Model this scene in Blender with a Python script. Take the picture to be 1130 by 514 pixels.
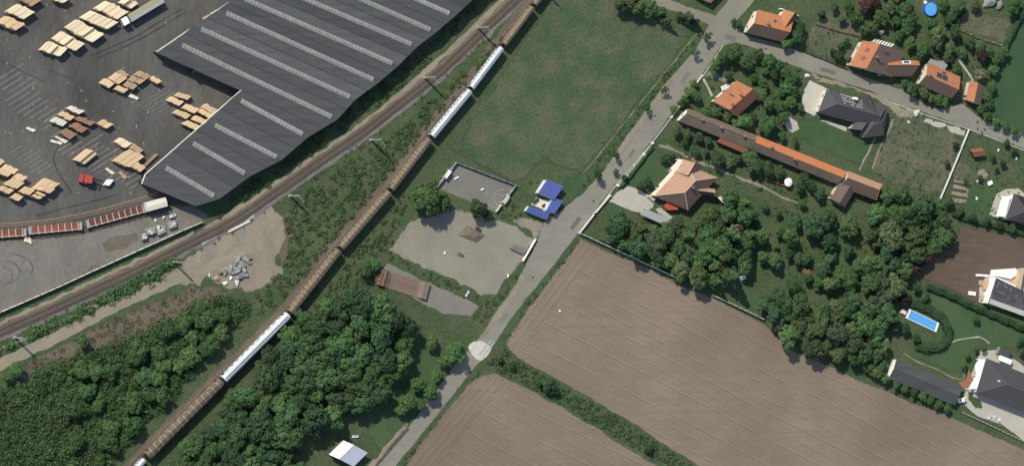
import bpy, bmesh, math, random
import numpy as np
from mathutils import Vector, Matrix
from mathutils.geometry import tessellate_polygon

for o in list(bpy.data.objects):
    bpy.data.objects.remove(o)
scene = bpy.context.scene
C = scene.collection

# ------------------------------------------------------------------ camera
# a long lens high to the west of the place, 24 degrees off the vertical
PHI = math.radians(24.0)
DIST = 1500.0
PPM = 3.3                      # image pixels per metre at the centre of the place
FOC = PPM * DIST
CAM = Vector((-DIST * math.sin(PHI), 0, DIST * math.cos(PHI)))
FWD = Vector((math.sin(PHI), 0, -math.cos(PHI)))
RGT = Vector((math.cos(PHI), 0, math.sin(PHI)))
UPV = Vector((0, 1, 0))
cam_data = bpy.data.cameras.new('camera')
cam = bpy.data.objects.new('camera', cam_data)
C.objects.link(cam)
cam.matrix_world = Matrix(((RGT.x, UPV.x, -FWD.x, CAM.x), (RGT.y, UPV.y, -FWD.y, CAM.y),
                           (RGT.z, UPV.z, -FWD.z, CAM.z), (0, 0, 0, 1)))
cam_data.sensor_fit = 'HORIZONTAL'
cam_data.sensor_width = 36
cam_data.lens = 36 * FOC / 1130.0
cam_data.clip_start = 10
cam_data.clip_end = 9000
scene.camera = cam

# ------------------------------------------------------------------ sky and sun
SHX, SHY = 0.80, -0.74          # metres of shadow per metre of height
sun_dir = Vector((SHX, SHY, -1)).normalized()
SUN_EL = math.asin(-sun_dir.z)
SUN_ROT = math.atan2(-sun_dir.x, -sun_dir.y)
world = bpy.data.worlds.new('World')
scene.world = world
world.use_nodes = True
wn = world.node_tree.nodes
wl = world.node_tree.links
sky = wn.new('ShaderNodeTexSky')
sky.sky_type = 'NISHITA'
sky.sun_disc = False
sky.sun_elevation = SUN_EL
sky.sun_rotation = SUN_ROT
wl.new(sky.outputs[0], wn['Background'].inputs[0])
wn['Background'].inputs[1].default_value = 0.125
sun_data = bpy.data.lights.new('sun', 'SUN')
sun_data.energy = 3.6
sun_data.angle = math.radians(0.5)
sun_data.color = (1.0, 0.955, 0.84)
sun = bpy.data.objects.new('sun', sun_data)
sun.rotation_euler = sun_dir.to_track_quat('-Z', 'Y').to_euler()
sun.location = (-100, 100, 200)
C.objects.link(sun)
scene.view_settings.view_transform = 'Standard'
scene.view_settings.look = 'None'
scene.view_settings.gamma = 1
scene.view_settings.use_curve_mapping = False
scene.view_settings.exposure = 0.29

rnd = random.Random(11)
nrs = np.random.RandomState(5)

# ------------------------------------------------------------------ image pixel coordinates to metres
def at(x, y, z=0.0):
    u = (x - 565.0) / FOC
    v = (257.0 - y) / FOC
    d = FWD + u * RGT + v * UPV
    t = (z - CAM.z) / d.z
    return CAM + t * d

def cr(ox, oy, s, pts):
    return [(ox + a / s, oy + b / s) for a, b in pts]

# ------------------------------------------------------------------ materials
MATS = {}
def _nodes(name):
    m = bpy.data.materials.new(name)
    m.use_nodes = True
    nt = m.node_tree
    b = nt.nodes['Principled BSDF']
    MATS[name] = m
    return m, nt, b

def mixc(nt, fac, a, b):
    n = nt.nodes.new('ShaderNodeMix')
    n.data_type = 'RGBA'
    def put(sock, v):
        if isinstance(v, (tuple, list)):
            sock.default_value = (v[0], v[1], v[2], 1)
        else:
            nt.links.new(v, sock)
    if isinstance(fac, (int, float)):
        n.inputs[0].default_value = fac
    else:
        nt.links.new(fac, n.inputs[0])
    put(n.inputs[6], a)
    put(n.inputs[7], b)
    return n.outputs[2]

def noise(nt, vec, scale, detail=4, rough=0.6, lo=0.35, hi=0.65, w=None):
    n = nt.nodes.new('ShaderNodeTexNoise')
    n.inputs['Scale'].default_value = scale
    n.inputs['Detail'].default_value = detail
    n.inputs['Roughness'].default_value = rough
    if vec is not None:
        nt.links.new(vec, n.inputs['Vector'])
    r = nt.nodes.new('ShaderNodeMapRange')
    r.inputs['From Min'].default_value = lo
    r.inputs['From Max'].default_value = hi
    nt.links.new(n.outputs[0], r.inputs['Value'])
    return r.outputs[0]

def pos(nt, off=(0, 0, 0), rot=0, scl=(1, 1, 1), obj=False):
    if obj:
        tc = nt.nodes.new('ShaderNodeTexCoord').outputs['Object']
    else:
        tc = nt.nodes.new('ShaderNodeNewGeometry').outputs['Position']
    mp = nt.nodes.new('ShaderNodeMapping')
    mp.inputs['Location'].default_value = off
    mp.inputs['Rotation'].default_value = (0, 0, rot)
    mp.inputs['Scale'].default_value = scl
    nt.links.new(tc, mp.inputs['Vector'])
    return mp.outputs[0]

def math_node(nt, op, a, b=0.0):
    n = nt.nodes.new('ShaderNodeMath')
    n.operation = op
    for s, v in ((n.inputs[0], a), (n.inputs[1], b)):
        if isinstance(v, (int, float)):
            s.default_value = v
        else:
            nt.links.new(v, s)
    return n.outputs[0]

def bump(nt, bs, h, strength=0.4, dist=0.1):
    n = nt.nodes.new('ShaderNodeBump')
    n.inputs['Strength'].default_value = strength
    n.inputs['Distance'].default_value = dist
    nt.links.new(h, n.inputs['Height'])
    nt.links.new(n.outputs[0], bs.inputs['Normal'])

def frayed(nt, b, v):
    """a ground cover thins out in patches towards its own border (mesh attribute 'fade' is 1 there)"""
    at_ = nt.nodes.new('ShaderNodeAttribute')
    at_.attribute_name = 'fade'
    n1 = noise(nt, v, 0.55, 6, 0.8, 0.28, 0.72)
    r = nt.nodes.new('ShaderNodeMapRange')
    r.inputs['To Min'].default_value = 0.16
    r.inputs['To Max'].default_value = 0.86
    nt.links.new(n1, r.inputs['Value'])
    d = math_node(nt, 'SUBTRACT', r.outputs[0], at_.outputs['Fac'])
    m2 = nt.nodes.new('ShaderNodeMapRange')
    m2.inputs['From Min'].default_value = -0.13
    m2.inputs['From Max'].default_value = 0.13
    nt.links.new(d, m2.inputs['Value'])
    nt.links.new(m2.outputs[0], b.inputs['Alpha'])

def ground_mat(name, c1, c2, c3, s1=0.02, s2=0.12, s3=1.2, fine=0.25, rough=0.95, amt2=0.7, bmp=0.3, bd=0.15, stretch=None):
    """three scales of colour: c1/c2 broad, c3 mottle, and fine grain"""
    m, nt, b = _nodes(name)
    off = (rnd.uniform(-90, 90), rnd.uniform(-90, 90), 0)
    v = pos(nt, off)
    if stretch:
        v2 = pos(nt, off, stretch[0], (1, stretch[1], 1))
    else:
        v2 = v
    a = mixc(nt, noise(nt, v, s1, 5, 0.6, 0.38, 0.62), c1, c2)
    f2 = math_node(nt, 'MULTIPLY', noise(nt, v2, s2, 6, 0.65, 0.42, 0.68), amt2)
    a = mixc(nt, f2, a, c3)
    g = noise(nt, v2, s3, 5, 0.75, 0.3, 0.7)
    dark = mixc(nt, g, tuple(1 - fine for _ in range(3)), tuple(1 + fine for _ in range(3)))
    mu = nt.nodes.new('ShaderNodeMix')
    mu.data_type = 'RGBA'
    mu.blend_type = 'MULTIPLY'
    mu.inputs[0].default_value = 1
    nt.links.new(a, mu.inputs[6])
    nt.links.new(dark, mu.inputs[7])
    mu.clamp_result = False
    nt.links.new(mu.outputs[2], b.inputs['Base Color'])
    b.inputs['Roughness'].default_value = rough
    b.inputs['Specular IOR Level'].default_value = 0.15
    frayed(nt, b, v)
    if bmp:
        bump(nt, b, g, bmp, bd)
    return m

def plain(name, col, var=0.18, scale=1.5, rough=0.7, metal=0.0, obj_rand=0.0, spec=0.3, bmp=0.0, stretch=None, col2=None, f2=(0.45, 0.7), s2=0.4):
    m, nt, b = _nodes(name)
    v = pos(nt, (rnd.uniform(-50, 50), 0, 0))
    if stretch:
        v = pos(nt, (0, 0, 0), stretch[0], (stretch[1], stretch[2], 1))
    g = noise(nt, v, scale, 5, 0.65, 0.3, 0.7)
    a = mixc(nt, g, tuple(x * (1 - var) for x in col), tuple(min(1, x * (1 + var)) for x in col))
    if col2:
        a = mixc(nt, noise(nt, v, s2, 5, 0.7, f2[0], f2[1]), a, col2)
    if obj_rand:
        oi = nt.nodes.new('ShaderNodeObjectInfo')
        r = nt.nodes.new('ShaderNodeMapRange')
        r.inputs['To Min'].default_value = 1 - obj_rand
        r.inputs['To Max'].default_value = 1 + obj_rand
        nt.links.new(oi.outputs['Random'], r.inputs['Value'])
        h = nt.nodes.new('ShaderNodeHueSaturation')
        nt.links.new(r.outputs[0], h.inputs['Value'])
        nt.links.new(a, h.inputs['Color'])
        a = h.outputs[0]
    nt.links.new(a, b.inputs['Base Color'])
    b.inputs['Roughness'].default_value = rough
    b.inputs['Metallic'].default_value = metal
    b.inputs['Specular IOR Level'].default_value = spec
    if bmp:
        bump(nt, b, g, bmp, 0.05)
    return m

def leaf_mat(name, dark, light, rand=0.25, brown=None):
    m, nt, b = _nodes(name)
    dark, light = tuple(x * k for x, k in zip(dark, (1.50, 1.38, 1.25))), tuple(x * k for x, k in zip(light, (1.50, 1.38, 1.25)))
    v = pos(nt)
    g = noise(nt, v, 0.8, 3, 0.6, 0.3, 0.7)
    a = mixc(nt, g, dark, light)
    if brown:
        a = mixc(nt, noise(nt, v, 0.25, 3, 0.6, 0.5, 0.66), a, brown)
    oi = nt.nodes.new('ShaderNodeObjectInfo')
    r = nt.nodes.new('ShaderNodeMapRange')
    r.inputs['To Min'].default_value = 1 - rand
    r.inputs['To Max'].default_value = 1 + rand
    nt.links.new(oi.outputs['Random'], r.inputs['Value'])
    h = nt.nodes.new('ShaderNodeHueSaturation')
    nt.links.new(r.outputs[0], h.inputs['Value'])
    mm = math_node(nt, 'FRACT', math_node(nt, 'MULTIPLY', oi.outputs['Random'], 17.3))
    hr = nt.nodes.new('ShaderNodeMapRange')
    hr.inputs['To Min'].default_value = 0.48
    hr.inputs['To Max'].default_value = 0.52
    nt.links.new(mm, hr.inputs['Value'])
    nt.links.new(hr.outputs[0], h.inputs['Hue'])
    nt.links.new(a, h.inputs['Color'])
    nt.links.new(h.outputs[0], b.inputs['Base Color'])
    b.inputs['Roughness'].default_value = 0.75
    b.inputs['Specular IOR Level'].default_value = 0.2
    # leaves let part of the light through
    tr = nt.nodes.new('ShaderNodeBsdfTranslucent')
    nt.links.new(h.outputs[0], tr.inputs['Color'])
    mx = nt.nodes.new('ShaderNodeMixShader')
    mx.inputs[0].default_value = 0.24
    nt.links.new(b.outputs[0], mx.inputs[1])
    nt.links.new(tr.outputs[0], mx.inputs[2])
    nt.links.new(mx.outputs[0], nt.nodes['Material Output'].inputs['Surface'])
    return m

# grounds
ground_mat('grass', (0.047, 0.080, 0.035), (0.066, 0.096, 0.043), (0.112, 0.104, 0.062), 0.03, 0.14, 1.1, 0.42, amt2=0.6, bmp=0.5, bd=0.25)
ground_mat('meadow', (0.052, 0.086, 0.042), (0.073, 0.103, 0.051), (0.122, 0.114, 0.074), 0.016, 0.13, 1.1, 0.36, amt2=0.75, bmp=0.5, bd=0.25)
ground_mat('verge', (0.042, 0.084, 0.035), (0.056, 0.098, 0.041), (0.092, 0.098, 0.053), 0.05, 0.2, 1.6, 0.3, amt2=0.45)
ground_mat('lawn', (0.043, 0.085, 0.035), (0.058, 0.099, 0.042), (0.090, 0.098, 0.053), 0.05, 0.2, 2.0, 0.18, amt2=0.4)
ground_mat('dry_lot', (0.096, 0.104, 0.062), (0.140, 0.126, 0.086), (0.052, 0.086, 0.042), 0.05, 0.16, 1.1, 0.4, amt2=0.9, bmp=0.5, bd=0.25)
ground_mat('crop_field', (0.034, 0.078, 0.036), (0.045, 0.090, 0.041), (0.070, 0.082, 0.042), 0.05, 0.3, 2.2, 0.25, amt2=0.4)
ground_mat('asphalt_yard', (0.064, 0.062, 0.058), (0.090, 0.087, 0.079), (0.132, 0.128, 0.112), 0.022, 0.055, 0.8, 0.2, amt2=0.8, bmp=0.05, stretch=(math.radians(-33), 0.35))
ground_mat('gravel_lot', (0.155, 0.146, 0.124), (0.190, 0.177, 0.149), (0.118, 0.111, 0.097), 0.03, 0.12, 1.4, 0.2, amt2=0.6, bmp=0.1, stretch=(math.radians(-20), 0.4))
ground_mat('road_asphalt', (0.212, 0.200, 0.160), (0.245, 0.230, 0.183), (0.172, 0.162, 0.132), 0.03, 0.12, 1.6, 0.09, amt2=0.55, bmp=0.05, stretch=(math.radians(-50), 2.6))
ground_mat('dirt', (0.235, 0.200, 0.150), (0.270, 0.232, 0.170), (0.165, 0.145, 0.110), 0.05, 0.16, 1.5, 0.16, amt2=0.6, stretch=(math.radians(-25), 0.5))
ground_mat('tan_path', (0.290, 0.250, 0.180), (0.250, 0.215, 0.155), (0.180, 0.160, 0.110), 0.06, 0.2, 1.5, 0.14, amt2=0.5, stretch=(math.radians(-28), 2.5))
ground_mat('dry_scrub_ground', (0.150, 0.124, 0.090), (0.118, 0.104, 0.070), (0.062, 0.080, 0.040), 0.04, 0.14, 1.4, 0.3, amt2=0.65)
ground_mat('ballast', (0.120, 0.100, 0.077), (0.148, 0.122, 0.092), (0.090, 0.078, 0.063), 0.05, 0.3, 2.5, 0.25, amt2=0.5)
ground_mat('grey_ballast', (0.155, 0.146, 0.135), (0.180, 0.168, 0.150), (0.110, 0.100, 0.085), 0.05, 0.3, 2.2, 0.2, amt2=0.6)
ground_mat('shoulder', (0.125, 0.110, 0.083), (0.090, 0.085, 0.055), (0.062, 0.070, 0.036), 0.07, 0.25, 1.8, 0.25, amt2=0.7)
ground_mat('playground', (0.222, 0.209, 0.163), (0.260, 0.240, 0.182), (0.180, 0.172, 0.140), 0.05, 0.16, 1.6, 0.10, amt2=0.6, bmp=0.05)
ground_mat('court_floor', (0.172, 0.162, 0.138), (0.195, 0.182, 0.150), (0.138, 0.132, 0.115), 0.05, 0.16, 1.6, 0.10, amt2=0.6, bmp=0.05)
ground_mat('pad', (0.185, 0.175, 0.150), (0.165, 0.158, 0.137), (0.220, 0.200, 0.160), 0.06, 0.2, 1.6, 0.10, amt2=0.5, bmp=0.05)
ground_mat('paving', (0.40, 0.375, 0.31), (0.44, 0.41, 0.34), (0.33, 0.31, 0.26), 0.1, 0.4, 2.5, 0.12, amt2=0.5, bmp=0.05)
ground_mat('white_gravel', (0.45, 0.42, 0.35), (0.50, 0.47, 0.39), (0.38, 0.35, 0.29), 0.1, 0.4, 3.0, 0.14, amt2=0.5, bmp=0.1)
ground_mat('brown_soil', (0.115, 0.082, 0.060), (0.098, 0.072, 0.054), (0.140, 0.108, 0.080), 0.04, 0.15, 1.2, 0.2, amt2=0.6, stretch=(math.radians(12), 4.0))
ground_mat('bed_soil', (0.08, 0.06, 0.045), (0.06, 0.055, 0.035), (0.05, 0.07, 0.03), 0.1, 0.3, 1.2, 0.2)

def plough_mat(name, ang, c1, c2, c3, period):
    """bare tilled soil with tramlines running along angle ang"""
    m, nt, b = _nodes(name)
    v = pos(nt, (13, 7, 0))
    base = mixc(nt, noise(nt, v, 0.02, 6, 0.65, 0.38, 0.62), c3, c2)
    vs = pos(nt, (3, 5, 0), -ang, (0.06, 1, 1))
    base = mixc(nt, math_node(nt, 'MULTIPLY', noise(nt, vs, 0.55, 5, 0.7, 0.4, 0.7), 0.55), base, c3)
    g = noise(nt, v, 1.6, 5, 0.75, 0.3, 0.7)
    rp = nt.nodes.new('ShaderNodeSeparateXYZ')
    nt.links.new(pos(nt, (0, 0, 0), -ang), rp.inputs[0])
    wob = nt.nodes.new('ShaderNodeTexNoise')
    wob.inputs['Scale'].default_value = 0.012
    nt.links.new(v, wob.inputs['Vector'])
    yy = math_node(nt, 'ADD', rp.outputs[1], math_node(nt, 'MULTIPLY', wob.outputs[0], 5.0))
    def lines(per, width, sh):
        f = math_node(nt, 'FRACT', math_node(nt, 'DIVIDE', math_node(nt, 'ADD', yy, sh), per))
        d = math_node(nt, 'ABSOLUTE', math_node(nt, 'SUBTRACT', f, 0.5))
        r = nt.nodes.new('ShaderNodeMapRange')
        r.interpolation_type = 'SMOOTHSTEP'
        r.inputs['From Min'].default_value = width / per
        r.inputs['From Max'].default_value = width * 0.35 / per
        nt.links.new(d, r.inputs['Value'])
        return r.outputs[0]
    brk = noise(nt, pos(nt, (9, 2, 0), -ang, (0.05, 1, 1)), 0.35, 4, 0.7, 0.22, 0.66)
    l1 = math_node(nt, 'MULTIPLY', lines(period, 0.27, 0.0), brk)
    l2 = math_node(nt, 'MULTIPLY', lines(period, 0.27, 0.5), brk)
    l3 = math_node(nt, 'MULTIPLY', lines(period * 0.41, 0.30, 1.3), math_node(nt, 'MULTIPLY', brk, 0.5))
    base = mixc(nt, math_node(nt, 'MULTIPLY', l1, 0.42), base, tuple(x * 1.32 for x in c2))
    base = mixc(nt, math_node(nt, 'MULTIPLY', l2, 0.45), base, tuple(x * 0.62 for x in c1))
    base = mixc(nt, math_node(nt, 'MULTIPLY', l3, 0.45), base, tuple(x * 0.7 for x in c1))
    mu = nt.nodes.new('ShaderNodeMix')
    mu.data_type = 'RGBA'
    mu.blend_type = 'MULTIPLY'
    mu.inputs[0].default_value = 1
    nt.links.new(base, mu.inputs[6])
    nt.links.new(mixc(nt, g, (0.86, 0.86, 0.86), (1.14, 1.14, 1.14)), mu.inputs[7])
    nt.links.new(mu.outputs[2], b.inputs['Base Color'])
    b.inputs['Roughness'].default_value = 0.95
    b.inputs['Specular IOR Level'].default_value = 0.1
    frayed(nt, b, v)
    h = math_node(nt, 'ADD', math_node(nt, 'MULTIPLY', g, 0.5), math_node(nt, 'SUBTRACT', l1, l2))
    bump(nt, b, h, 0.35, 0.15)
    return m

# furrows run from upper left to lower right of the place; the headland runs along the road
F_DIR = (at(770, 514) - at(570, 411))
F_ANG = math.atan2(F_DIR.y, F_DIR.x)
R_DIR = (at(637, 262) - at(570, 345))
R_ANG = math.atan2(R_DIR.y, R_DIR.x)
SOIL = ((0.198, 0.157, 0.117), (0.232, 0.185, 0.139), (0.168, 0.132, 0.098))
plough_mat('ploughed', F_ANG, *SOIL, 4.1)
plough_mat('ploughed_headland', R_ANG, *SOIL, 2.3)

# building and object materials
plain('roof_sheet', (0.070, 0.070, 0.070), 0.22, 0.5, 0.6, 0.0, 0.17, stretch=(math.radians(24), 0.15, 1.5))
plain('skylight_sheet', (0.245, 0.250, 0.222), 0.2, 0.8, 0.5, 0, 0.08)
plain('skylight_rib', (0.13, 0.13, 0.12), 0.1)
plain('white_trim', (0.66, 0.64, 0.60), 0.08, 0.8, 0.6)
plain('white_wall', (0.76, 0.74, 0.70), 0.05, 0.6, 0.8)
plain('cream_wall', (0.60, 0.54, 0.44), 0.06, 0.6, 0.85)
plain('peach_wall', (0.82, 0.68, 0.55), 0.06, 0.6, 0.85)
plain('brown_wall', (0.23, 0.17, 0.10), 0.1, 0.8, 0.9)
plain('grey_wall', (0.22, 0.21, 0.20), 0.1, 0.8, 0.9)
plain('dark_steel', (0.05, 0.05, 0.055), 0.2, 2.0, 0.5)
plain('galvanised', (0.46, 0.46, 0.45), 0.1, 2.0, 0.45, 0.3)
plain('rail_steel', (0.19, 0.155, 0.125), 0.2, 2.0, 0.5, 0.3)
plain('sleeper_wood', (0.075, 0.058, 0.047), 0.3, 1.0, 0.9)
plain('sleeper_concrete', (0.17, 0.155, 0.135), 0.25, 1.0, 0.9)
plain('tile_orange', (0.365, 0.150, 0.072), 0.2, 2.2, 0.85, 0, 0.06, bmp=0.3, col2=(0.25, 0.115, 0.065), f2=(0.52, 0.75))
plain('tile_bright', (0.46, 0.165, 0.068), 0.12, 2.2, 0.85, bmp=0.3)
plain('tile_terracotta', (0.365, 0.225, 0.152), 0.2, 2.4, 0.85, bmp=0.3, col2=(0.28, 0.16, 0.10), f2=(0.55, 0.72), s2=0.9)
plain('tile_red_and_shaded', (0.21, 0.085, 0.055), 0.2, 2.0, 0.85, bmp=0.3)  # real red roofs, and slopes turned from the sun with shade in the colour
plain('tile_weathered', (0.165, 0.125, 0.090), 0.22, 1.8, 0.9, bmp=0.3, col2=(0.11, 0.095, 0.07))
plain('tile_brown_and_shaded', (0.130, 0.088, 0.066), 0.2, 1.8, 0.9, bmp=0.3)  # the barn's own brown; elsewhere shade coloured into slopes facing away from the sun
plain('tile_dark', (0.066, 0.062, 0.062), 0.14, 1.5, 0.75, bmp=0.2)
plain('tile_charcoal', (0.060, 0.058, 0.060), 0.12, 1.5, 0.75, 0, 0.0, bmp=0.2)
plain('ridge_pale', (0.50, 0.38, 0.28), 0.15, 2.0, 0.9)
plain('ridge_orange', (0.34, 0.14, 0.07), 0.15, 2.0, 0.9)
plain('ridge_dark', (0.09, 0.085, 0.085), 0.1, 2.0, 0.8)
plain('blue_sheet', (0.080, 0.105, 0.285), 0.1, 0.8, 0.45, 0, 0.08)
plain('pale_sheet', (0.60, 0.62, 0.62), 0.06, 0.6, 0.5)
plain('bluegrey_sheet', (0.47, 0.49, 0.54), 0.06, 0.8, 0.5)
plain('pale_green_sheet', (0.44, 0.46, 0.38), 0.08, 0.8, 0.7)
plain('bitumen', (0.055, 0.055, 0.058), 0.2, 0.8, 0.9, col2=(0.10, 0.10, 0.10))
plain('glass', (0.05, 0.06, 0.075), 0.1, 2.0, 0.12, 0, 0, 0.5)
plain('solar', (0.035, 0.045, 0.065), 0.1, 2.0, 0.3, 0, 0, 0.3)
plain('brick_red', (0.27, 0.125, 0.08), 0.2, 2.0, 0.9)
plain('block_orange', (0.50, 0.35, 0.22), 0.15, 2.0, 0.9)
plain('concrete', (0.27, 0.265, 0.245), 0.18, 1.6, 0.9)
plain('concrete_light', (0.55, 0.53, 0.48), 0.12, 1.2, 0.9)
plain('concrete_grey', (0.19, 0.19, 0.178), 0.25, 1.8, 0.9, 0, 0.25)
plain('stone_blue', (0.30, 0.315, 0.32), 0.2, 1.8, 0.9)
plain('lumber_cream', (0.78, 0.64, 0.43), 0.14, 2.4, 0.8, 0, 0.10, bmp=0.2)
plain('lumber_tan', (0.64, 0.46, 0.275), 0.14, 2.4, 0.8, 0, 0.10, bmp=0.2)
plain('lumber_brown', (0.30, 0.17, 0.115), 0.16, 2.4, 0.8, 0, 0.12, bmp=0.2)
plain('lumber_mid', (0.43, 0.29, 0.18), 0.16, 2.4, 0.8, 0, 0.12, bmp=0.2)
plain('lumber_pale', (0.66, 0.60, 0.50), 0.10, 2.4, 0.8, 0, 0.08, bmp=0.2)
plain('coach_rib_lit', (0.33, 0.265, 0.175), 0.14, 1.2, 0.7)  # ribs paler than the roof; their sunlit look is put into the colour
plain('coach_tan', (0.30, 0.215, 0.120), 0.14, 1.2, 0.6, 0, 0.08)
plain('coach_tan_roof', (0.150, 0.112, 0.072), 0.3, 0.8, 0.75, 0, 0.16, col2=(0.095, 0.078, 0.058))
plain('coach_white', (0.62, 0.62, 0.60), 0.06, 1.2, 0.5)
plain('coach_white_roof', (0.48, 0.51, 0.52), 0.12, 0.8, 0.6, 0, 0.08, col2=(0.36, 0.38, 0.39), f2=(0.5, 0.75))
plain('wagon_red', (0.24, 0.085, 0.060), 0.25, 1.2, 0.85, 0, 0.15, col2=(0.13, 0.06, 0.05))
plain('wagon_maroon', (0.15, 0.060, 0.048), 0.25, 1.2, 0.85, 0, 0.15, col2=(0.08, 0.045, 0.04))
plain('wagon_rib', (0.52, 0.42, 0.34), 0.15, 1.2, 0.85)
plain('red_paint', (0.36, 0.075, 0.055), 0.2, 2.0, 0.5)
plain('red_cloth', (0.42, 0.075, 0.045), 0.1, 2.0, 0.8)
plain('white_paint', (0.80, 0.80, 0.78), 0.04, 2.0, 0.4)
plain('yellow_tarp', (0.35, 0.285, 0.135), 0.15, 1.0, 0.7)
plain('grey_tarp', (0.30, 0.32, 0.31), 0.08, 1.0, 0.6)
plain('tyre', (0.02, 0.02, 0.02), 0.1)
plain('ramp_ply', (0.170, 0.122, 0.090), 0.15, 1.4, 0.7, 0, 0.08, stretch=(0.45, 0.3, 1.5))
plain('ramp_red', (0.20, 0.115, 0.09), 0.2, 1.4, 0.7)
plain('timber_dark', (0.10, 0.075, 0.055), 0.2, 1.4, 0.85)
plain('timber_pale', (0.38, 0.30, 0.20), 0.15, 1.4, 0.85)
plain('mound_brown', (0.150, 0.122, 0.088), 0.2, 1.0, 0.9)
plain('yard_line', (0.175, 0.170, 0.150), 0.35, 0.9, 0.9, 0, 0.2)
plain('yard_crack', (0.045, 0.045, 0.045), 0.2, 0.7, 0.9)
plain('court_line', (0.33, 0.32, 0.29), 0.2, 1.0, 0.9)
plain('court_board', (0.22, 0.25, 0.28), 0.15, 1.0, 0.8, 0, 0.15)
plain('bark', (0.075, 0.058, 0.042), 0.25, 2.0, 0.95)
plain('road_patch', (0.52, 0.49, 0.42), 0.14, 0.7, 0.9, col2=(0.40, 0.37, 0.31))
plain('road_repair', (0.15, 0.142, 0.122), 0.15, 0.9, 0.9, 0, 0.15)
plain('liner_blue', (0.10, 0.32, 0.62), 0.05, 0.6, 0.5)
plain('tank_blue', (0.04, 0.11, 0.42), 0.1, 1.0, 0.5)
m, nt, b = _nodes('pool_water')
b.inputs['Base Color'].default_value = (0.10, 0.34, 0.66, 1)
b.inputs['Roughness'].default_value = 0.08
b.inputs['IOR'].default_value = 1.33
bump(nt, b, noise(nt, pos(nt), 1.2, 3), 0.1, 0.05)

leaf_mat('leaf_wood', (0.034, 0.074, 0.030), (0.064, 0.120, 0.050), 0.28)
leaf_mat('leaf_mid', (0.040, 0.088, 0.034), (0.074, 0.136, 0.054), 0.26)
leaf_mat('leaf_dark', (0.025, 0.056, 0.029), (0.046, 0.090, 0.044), 0.28)
leaf_mat('leaf_olive', (0.048, 0.074, 0.034), (0.086, 0.118, 0.058), 0.26)
leaf_mat('leaf_blue', (0.036, 0.060, 0.034), (0.058, 0.088, 0.052), 0.2)
leaf_mat('leaf_purple', (0.034, 0.024, 0.024), (0.055, 0.036, 0.034), 0.2)
leaf_mat('leaf_rust', (0.15, 0.095, 0.060), (0.24, 0.15, 0.10), 0.2)
leaf_mat('leaf_pale', (0.10, 0.115, 0.075), (0.19, 0.20, 0.15), 0.2)
leaf_mat('leaf_scrub', (0.036, 0.074, 0.030), (0.064, 0.114, 0.047), 0.1, brown=(0.088, 0.084, 0.048))
leaf_mat('leaf_dry', (0.092, 0.084, 0.060), (0.140, 0.122, 0.090), 0.1, brown=(0.066, 0.088, 0.042))
leaf_mat('leaf_thicket', (0.036, 0.077, 0.031), (0.066, 0.122, 0.050), 0.1, brown=(0.060, 0.088, 0.040))
leaf_mat('leaf_grass', (0.036, 0.078, 0.034), (0.064, 0.110, 0.049), 0.1, brown=(0.105, 0.100, 0.052))

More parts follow.
